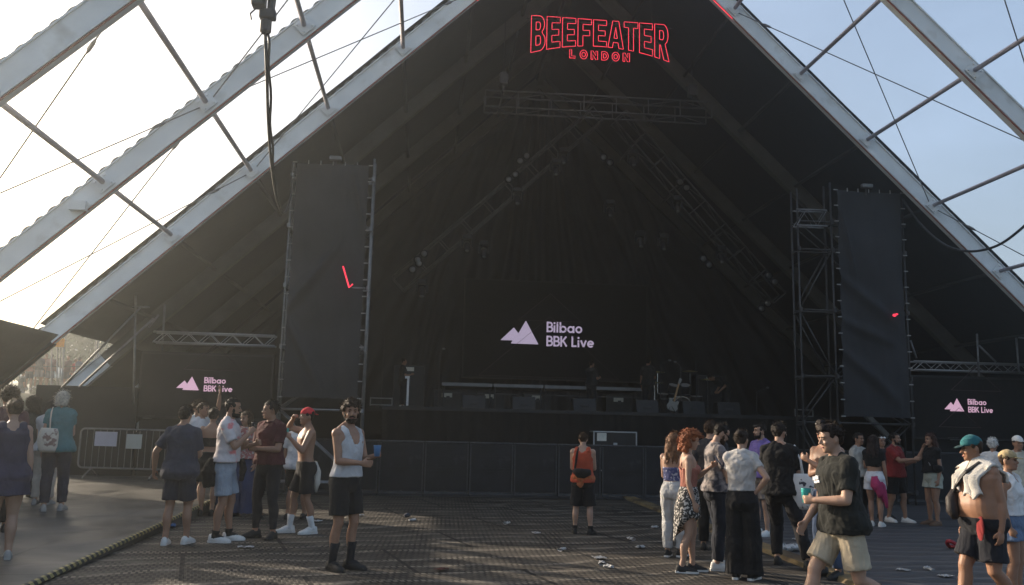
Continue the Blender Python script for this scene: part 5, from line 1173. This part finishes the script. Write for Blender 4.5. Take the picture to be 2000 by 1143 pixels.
p = person(1614, 823, 1622, 1128, -38, 'shirtless man in jeans with folded arms and sunglasses on his head', G, 'm', TAN, ('quiff', DK), None, ('jeans', (.05, .075, .13), .98), SHOEB, None, 'crossup', 'cross', head=(-14, 0), girth=1.02)
p['child']('sunglasses', shades(p, True), BLACKP)
p = person(1640, 830, 1652, 1226, -54, 'man striding left in a black tee and beige shorts with a teal cup', G, 'm', FAIR, ('quiff', (.020, .013, .010)), ('tee', (.020, .021, .019), .84), ('shorts', (.40, .34, .25), 1.0), SHOEG, None, 'bellyhold', 'swing', ((.11, -.40, 8, .12, 30), (.10, .36, 8)), girth=1.12, head=(-6, 6), lean=(5, 0, -4), vox=.008)
# the striding man's left arm carries the cup across the belly; rebuild of the print on the chest
tl = p['txl']
WP = M('white chest print', (.72, .72, .72), .8, .05, 5, 0)
mb = MB()
for (x0, z0, x1, z1) in ((-.115, 1.285, -.075, 1.315), (-.07, 1.295, -.03, 1.325), (-.10, 1.262, -.06, 1.282), (-.055, 1.268, -.018, 1.290)):
    mb.box((x0, -.168, z0), (x1, -.150, z1))
mb.v = [tl(v) for v in mb.v]
p['child']('chest_print', mb, WP, smooth=False)
cup(p, 0, CUPT, 'teal plastic cup carried by the striding man in beige shorts')
person(1702, 850, 1712, 1028, 172, 'person with long dark hair, black crop top and white shorts', G, 'f', TAN, ('long', (.022, .013, .011)), ('crop', BLK, 1.14), ('hotpants', (.6, .6, .62), 1.05), SHOEW, None, 'hold', 'hang', ((.08, .02, 6), (.09, -.05, 10)), facefeat=False)
q = at(1716, 958, gnd(1712, 1028).y-.17); mb = MB()
for k_, (ox, l1, w1) in enumerate(((-.09, .16, .05), (-.02, .26, .06), (.05, .34, .05), (.09, .44, .035))): mb.tube([q+Vector((-.05+ox*.4, 0, .24)), q+Vector((ox*.8, -.03*(k_ % 2), .08)), q+Vector((ox+.03, -.02, .2-l1*.9)), q+Vector((ox+.05, 0, .14-l1))], [w1*.6, w1*1.25, w1*1.1, w1*.6], 10)
tag(obj('pink_cloth', mb, M('pink cloth', (.36, .035, .11), .8, .25, 8, .3, 20), disp=.05, dscale=.07, smooth=True), 'bright pink cloth hanging from the white shorts', 'cloth')
person(1676, 846, 1682, 1024, 60, 'dark haired person in a pale shirt just behind the striding man', G, 'm', TAN, ('short', DK), ('tee', (.4, .38, .34)), ('jeans', BLK), SHOEB)
p = person(1738, 852, 1728, 1012, 20, 'person wearing white star shaped party glasses behind the red tee', G, 'f', TAN, ('long', DK), ('tee', (.06, .03, .035)), ('shorts', BLK), SHOEB)
p['child']('party_glasses', shades(p, True), WHITEP)
p = person(1764, 846, 1754, 1020, 62, 'bearded man in a red tee, black shorts and white trainers', G, 'm', TAN, ('short', DK), ('tee', (.19, .022, .022), .88), ('shorts', BLK), SHOEW, None, 'hold', 'point', ((.10, .1, 6), (.10, -.14, 14)), beard=DK, head=(10, 0), girth=1.1)
p = person(1806, 847, 1826, 1026, -52, 'person in a black top, pale shorts and brown boots with hand at the mouth', G, 'f', TAN, ('long', (.05, .022, .016)), ('tee', BLK, 1.0), ('hotpants', (.36, .38, .32), 1.08), SHOET, None, 'hang', 'mouth', ((.09, 0, 8), (.11, 0, 14)), girth=1.1)
q = p['tx']; o = tag(obj('shoulder_bag', MB().tube([q((.17, -.10, 1.10)), q((.20, -.02, 1.08)), q((.19, .07, 1.09))], [.05, .08, .05], 10), cloth(BLK), disp=.02, dscale=.05, smooth=True), 'small black shoulder bag of the person in pale shorts and brown boots', 'bag')
obj('strap', MB().tube([q((.19, .05, 1.14)), q((.10, .13, 1.30)), q((-.02, .12, 1.42)), q((-.10, .05, 1.47)), q((-.08, -.10, 1.38)), q((.12, -.13, 1.14))], .009, 6), GALV, o)
p = person(1892, 852, 1932, 1208, -48, 'heavy shirtless man walking left in a teal cap and white towel', G, 'm', (.30, .155, .092), ('short', BR), None, ('shorts', (.018, .019, .024), .97), SHOEB, None, 'hang', 'hang', ((.12, -.22, 8, .05, 15), (.11, .22, 8)), girth=1.34, belly=.08, head=(-18, 4), lean=(6, 0, 0), vox=.008, detail=False)
cap(p, (.03, .14, .155), False, (.02, .05, .055))
mb = MB(); 
side = [p['txl']((.215, -.02, z)) for z in (.98, .86, .72)]
mb.ball(p['txl']((.13, p['tsurf'](.13, .90, .018, True), .89)), (.05, .014, .13), 14, 10); p['child']('side_stripe', mb, cloth((.24, .035, .035)), disp=.01, dscale=.05)
q = p['tx']; TOW = M('white towelling', (.58, .55, .50), .95, .08, 10, .6, 120)
ts = p['tsurf']; tow = MB()
for sg, zlo in ((1, 1.19), (-1, 1.23)):
    def fn(u, v, sg=sg, zlo=zlo):
        x = sg*(.035+.165*u+.02*math.sin(7*v+u*3))
        if v < .6: z = zlo+.03*math.sin(9*u)+(1.45-zlo)*v/.6; return q((x, ts(x*.93, z, .028+.006*math.sin(11*u+2*v), True), z))
        if v < .75: t = (v-.6)/.15; return q((x, -.06+.13*t, 1.465+.055*(1-u)*math.sin(math.pi*(.2+.6*t))+.028*math.sin(math.pi*t)-.03*u))
        z = 1.45-.16*(v-.75)/.25; return q((x, ts(x*.93, z, .024, False), z))
    tow.grid(fn, 12, 30)
o = tag(obj('towel', tow, TOW, smooth=True), 'white towel draped round the neck of the heavy shirtless man', 'towel')
sd_ = o.modifiers.new('t', 'SOLIDIFY'); sd_.thickness = .022; sd_.offset = 1; dm = o.modifiers.new('d', 'DISPLACE'); dm.texture = cloud(.07); dm.strength = .014; dm.texture_coords = 'GLOBAL'; TODO.append(o)
o = tag(obj('belt_bag', MB().tube([q((-.16, -.15, 1.22)), q((-.15, -.205, 1.14)), q((-.12, -.245, 1.02)), q((-.08, -.25, .95))], [.035, .058, .055, .03], 12), M('dark leather', (.022, .017, .016), .6, .3, 10, .3, 40), disp=.02, dscale=.05, smooth=True), 'dark belt bag slung across the chest of the heavy shirtless man', 'belt bag')
obj('strap', MB().tube([q((-.15, -.18, 1.2)), q((-.06, -.19, 1.30)), q((.05, -.16, 1.42)), q((.11, -.06, 1.495)), q((.10, .08, 1.47))], .018, 6), BLACKP, o)
p = person(1968, 880, 1985, 1178, 76, 'person in a tan cap, white top and denim shorts', G, 'f', TAN, ('short', BR), ('vest', (.62, .62, .62), 1.0), ('hotpants', (.12, .17, .26), 1.06), SHOEW, None, 'hang', 'hang', girth=1.2, detail=False)
cap(p, (.40, .31, .17))
p = person(1946, 856, 1950, 1052, 170, 'person with a white headscarf seen from behind at the right', G, 'f', TAN, ('short', (.6, .6, .58)), ('tee', (.55, .55, .55)), ('shorts', (.2, .25, .35)), SHOEW, facefeat=False)
p = person(1992, 852, 2000, 1060, 30, 'person in a white patterned cap at the extreme right edge', G, 'm', TAN, ('short', DK), ('tee', (.45, .42, .34)), ('shorts', (.2, .18, .15)), SHOEW, detail=False); cap(p, (.62, .62, .60))
# ---- crew on the dark stage
GS = 'crew on the stage'
for (hx, hy, Y, fc, lab, st_) in ((1155, 704, 24.2, 140, 'stagehand in black standing before the rearmost screen edge', 'hold'), (1266, 699, 24.6, 160, 'stagehand in black standing left of the drum kit', 'hang'), (785, 700, 24.4, 100, 'stagehand in black by the white light bar at stage left', 'hold')):
    b_ = at(hx, 780, Y); b_.z = DZ+.004
    person(hx, hy, 0, 0, fc, lab, GS, 'm', BROWN, ('short', DK), ('tee', (.02, .02, .02)), ('jeans', (.02, .02, .022)), SHOEW if hx < 1000 else SHOEB, None, st_, 'hold', base=b_, facefeat=False, vox=.011)
b_ = at(1418, 770, 25); b_.z = DZ+.004
person(1416, 735, 0, 0, -60, 'stagehand bending forward over cables right of the drum kit', GS, 'm', BROWN, ('short', DK), ('tee', (.02, .02, .02)), ('jeans', (.02, .02, .022)), SHOEB, None, 'hold', 'hold', base=b_, facefeat=False, lean=(62, 0, 0), vox=.011)
# ---- distant people in the sunlit gap on the left
GD = 'distant people beyond the left gap'
far = [(54, 693, (.20, .05, .04), 'in a red top'), (72, 690, (.05, .05, .06), 'in black'), (84, 690, (.20, .10, .07), 'with bare shoulders'), (95, 692, (.26, .15, .13), 'in a pale pink top'), (128, 694, (.10, .06, .06), 'in dark red'), (142, 700, (.40, .04, .035), 'in a bright red tee'), (150, 697, (.14, .15, .17), 'in grey beside the red tee'), (38, 725, (.10, .11, .10), 'in dark clothes')]
for i, (hx, hy, col, s) in enumerate(far):
    b_ = at(hx, hy+68, 40+1.3*(i % 3)); 
    d_ = ray(hx, hy); 
    person(hx, hy, 0, 0, [160, 200, 20, 170, -40, 60, 140, 120][i], 'distant sunlit person %s on the rise beyond the left gap' % s, GD, 'm' if i % 2 else 'f', TAN, ('short', [DK, BR, LB][i % 3]), ('tee', col), ('shorts', [(.05, .05, .07), (.2, .2, .22)][i % 2]), SHOEG, None, base=b_, facefeat=False, vox=.02)
# steel fence before them
t = thing('steel_fence', at(90, 790, 37.5), 'pale steel fence before the distant people in the left gap', 'fence')
f0, f1 = at(20, 778, 37.5), at(190, 778, 37.5)
for i in range(14): p_ = f0.lerp(f1, i/13); obj('bar', MB().tube([p_, p_+Vector((0, 0, 1.3))], .010, 5), DKSTEEL, t)
for z in (0.02, 1.3): obj('rail', MB().tube([f0+Vector((0, 0, z)), f1+Vector((0, 0, z))], .02, 6), DKSTEEL, t)
t = thing('tube_scaffold', at(112, 720, 36), 'pale upright scaffold poles standing in the bright left gap', 'scaffolding')
for px in (100, 111, 117, 122, 186, 190): a_, b_ = at(px, 780, 36.5), at(px+1, 652, 36.5); obj('pole', MB().tube([a_, b_], .03, 6), GALV, t)
a_ = at(120, 668, 36.4); t = thing('warning_flag', a_, 'small orange flag on a pole in the left gap below the tent corner', 'flag')
obj('flag', MB().grid(lambda u, v: a_+Vector((-.22+.36*u, .05*math.sin(5*u), -.2+.45*v*(1-.3*u))), 8, 6), M('orange cloth', (.75, .28, .03), .8, .1, 5, .1), t); obj('pole', MB().tube([a_+Vector((.15, 0, -2.2)), a_+Vector((.15, 0, .3))], .02, 6), GALV, t)
# low pale marquee roofs and trees far behind
for px, py, Y, s in ((150, 682, 70, 'right'), (30, 712, 62, 'left')):
    c = at(px, py, Y); t = thing('marquee', c+Vector((0, 0, -3)), 'far white marquee roof at the %s of the left gap' % s, 'marquee', 'far marquees')
    mb = MB().add([c+Vector(v) for v in ((-3.5, -2.5, -.5), (3.5, -2.5, -.5), (3.5, 2.5, -.5), (-3.5, 2.5, -.5), (0, 0, .8), (-3.5, -2.5, -.9), (3.5, -2.5, -.9), (3.5, 2.5, -.9), (-3.5, 2.5, -.9))], [(0, 1, 4), (1, 2, 4), (2, 3, 4), (3, 0, 4), (5, 6, 1, 0), (6, 7, 2, 1), (7, 8, 3, 2), (8, 5, 0, 3)])
    obj('canopy', mb, cloth((.7, .7, .68)), t)
    for sx in (-3.4, 3.4): obj('pole', MB().tube([c+Vector((sx, -2.4, -.9)), c+Vector((sx, -2.4, -3.5))], .05, 6), GALV, t)
LEAF = M('foliage', (.026, .052, .012), .7, .5, 2, .3, 8)
BARK = M('bark', (.09, .065, .045), .9, .3, 5, .4, 20)
def tree(px, py, Y, hgt, label, seed):
    c = at(px, py, Y); rnd = random.Random(seed); gz = c.z-hgt; t = thing('broadleaf_tree', (c.x, Y, gz), label, 'tree', 'trees beyond the left gap')
    mb = MB().tube([(c.x, Y, gz), (c.x+.1, Y, gz+hgt*.35), (c.x-.1, Y, gz+hgt*.75)], [.22, .16, .06], 8)
    obj('trunk', mb, BARK, t)
    mb = MB()
    cl = [(rnd.uniform(-1, 1)*hgt*.36, rnd.uniform(-1, 1)*hgt*.3, hgt*rnd.uniform(.42, .98)) for _ in range(16)]
    for _ in range(5200):
        q_ = rnd.choice(cl); r_ = hgt*.15; p_ = Vector((c.x+q_[0]+rnd.gauss(0, r_*.55), Y+q_[1]+rnd.gauss(0, r_*.55), gz+q_[2]+rnd.gauss(0, r_*.45)))
        u = Vector((rnd.uniform(-1, 1), rnd.uniform(-1, 1), rnd.uniform(-1, 1))).normalized(); v_ = u.orthogonal().normalized(); s = rnd.uniform(.14, .30)
        mb.add([p_-u*s, p_+v_*s*.5, p_+u*s, p_-v_*s*.5], [(0, 1, 2, 3)])
    obj('crown', mb, LEAF, t)
tree(140, 652, 66, 6.5, 'green tree right of the orange flag in the left gap', 1); tree(165, 655, 72, 6, 'green tree farthest right in the left gap', 2); tree(88, 668, 78, 6, 'green tree behind the distant people in the left gap', 3)
# ================================================================== LITTER
def crushed(px, py, label, cat, name, mat, kind, grp):
    p_ = gnd(px, py, .006); rnd = random.Random(px*31+py); a = rnd.uniform(0, 6.28)
    if kind == 'cup':       # trodden flat: a squashed tapering sleeve with a bent rim
        m_ = Matrix.Translation(p_+Vector((0, 0, .022))) @ Matrix.Rotation(a, 4, 'Z') @ Matrix.Rotation(rnd.uniform(-.15, .15), 4, 'Y'); rr = []
        for x, r_ in ((-.055, .022), (-.052, .026), (-.01, .029), (.03, .033), (.052, .037), (.056, .037), (.050, .031), (.0, .024)):
            rr.append([m_ @ Vector((x+.006*math.sin(2*b_+a), r_*1.25*math.cos(b_)+.006*math.sin(3*b_+x*60), r_*.55*math.sin(b_)+.004*math.sin(5*b_+x*80))) for b_ in [2*math.pi*q_/16 for q_ in range(16)]])
        return tag(obj(name, MB().rings(rr), mat, smooth=False, disp=.016, dscale=.03), label, cat, grp)
    w_, h_ = rnd.uniform(.05, .10), rnd.uniform(.04, .07); ca, sa = math.cos(a), math.sin(a)
    mb = MB().grid(lambda u, v: p_+Vector((w_*(2*u-1)*ca-h_*(2*v-1)*sa, w_*(2*u-1)*sa+h_*(2*v-1)*ca, .012+.022*abs(noise.noise((u*3+px, v*3+py, 0)))+.012*abs(math.sin(7*u+3*v+a)))), 9, 7)
    o = tag(obj(name, mb, mat), label, cat, grp); sd_ = o.modifiers.new('t', 'SOLIDIFY'); sd_.thickness = .003; TODO.append(o)
    return o
CLEAR = M('crumpled pale plastic', (.42, .42, .41), .35, .3, 25, .8, 50, col2=(.12, .12, .12), c2scale=18, c2edge=(.52, .62))
spots = [(480, 1071, 'paper', 'between the feet of the maroon polo and the camera'), (1098, 1076, 'cup', 'below the lone man in orange'), (1232, 1055, 'cup', 'left of the white jeans'), (1250, 1071, 'cup', 'left of the ginger curls feet'), (1170, 1092, 'paper', 'near the bottom centre, upper of three'), (1176, 1103, 'cup', 'near the bottom centre, middle of three'), (1190, 1110, 'cup', 'near the bottom centre, lowest of three'), (990, 1024, 'cup', 'mid floor left of the man in orange'), (1047, 1043, 'paper', 'just left of the man in orange'), (805, 1018, 'cup', 'on the floor before the barrier, leftmost'), (1764, 1116, 'paper', 'bottom right, left of three'), (1816, 1115, 'cup', 'bottom right, middle of three'), (1848, 1128, 'paper', 'bottom right, right of three'), (1305, 1066, 'cup', 'by the white jeans'), (620, 1020, 'paper', 'right of the white socks'), (1278, 1032, 'cup', 'beside the plank ramp'), (1560, 1056, 'paper', 'behind the man all in black'), (862, 1115, 'paper', 'on the sunlit floor right of the black trainers'), (700, 1008, 'paper', 'behind the tank top man')]
for x, y, k, s in spots: crushed(x, y, ('crumpled pale plastic cup lying ' if k == 'cup' else 'small scrap of pale litter lying ')+s, 'cup' if k == 'cup' else 'litter', 'crushed_cup' if k == 'cup' else 'paper_scrap', CLEAR if y != 1115 or x != 862 else M('dark red scrap', (.10, .03, .02), .7), k, 'litter on the floor')
p_ = gnd(1536, 1076, .01); tag(obj('plastic_bag', MB().ball(p_+Vector((0, 0, .04)), (.22, .12, .05), 18, 10), CLEAR, disp=.12, dscale=.07, smooth=True), 'crumpled pale plastic bag by the plank ramp near the man in black', 'plastic bag')
p_ = gnd(322, 1030, .01); tag(obj('plastic_bag', MB().ball(p_+Vector((0, 0, .03)), (.16, .12, .035), 18, 10), M('blue plastic', (.05, .13, .30), .35, .2, 8, .4, 30), disp=.08, dscale=.07, smooth=True), 'crumpled blue plastic bag beside the striped walkway edge', 'plastic bag')
p_ = gnd(1876, 1072, .01)+Vector((0, 0, .06)); mb = MB().tube([p_+Vector((.19*math.cos(a), .10*math.sin(a), .05*math.sin(a*2+1))) for a in [2*math.pi*i/20 for i in range(22)]], .028, 8); mb.ball(p_+Vector((0, 0, -.03)), (.16, .09, .03), 14, 6)
tag(obj('red_bag', mb, M('red vinyl', (.26, .02, .03), .4, .2, 8, .2, 30), smooth=True), 'dark red soft bag lying on the floor beside the heavy shirtless man', 'bag')
p_ = gnd(795, 1012, .006); tag(obj('cloth_bundle', MB().ball(p_+Vector((0, 0, .05)), (.06, .05, .035), 14, 8), cloth((.05, .055, .07)), disp=.03, dscale=.05, smooth=True), 'small dark bundle lying on the floor before the barrier', 'bundle')
bake_modifiers()
# ------------------------------------------------------------------ haze volume added to stand in for lens glare
hz = bpy.data.materials.new('glare haze'); hz.use_nodes = True; n = hz.node_tree.nodes; n.remove(n['Principled BSDF'])
pv = n.new('ShaderNodeVolumePrincipled'); pv.inputs['Color'].default_value = (.86, .92, .93, 1); pv.inputs['Density'].default_value = .0035; pv.inputs['Anisotropy'].default_value = .85
hz.node_tree.links.new(pv.outputs[0], n['Material Output'].inputs['Volume'])
tag(obj('haze', MB().box((-110, -25, -2), (80, 190, 22)), hz), kind='stuff')
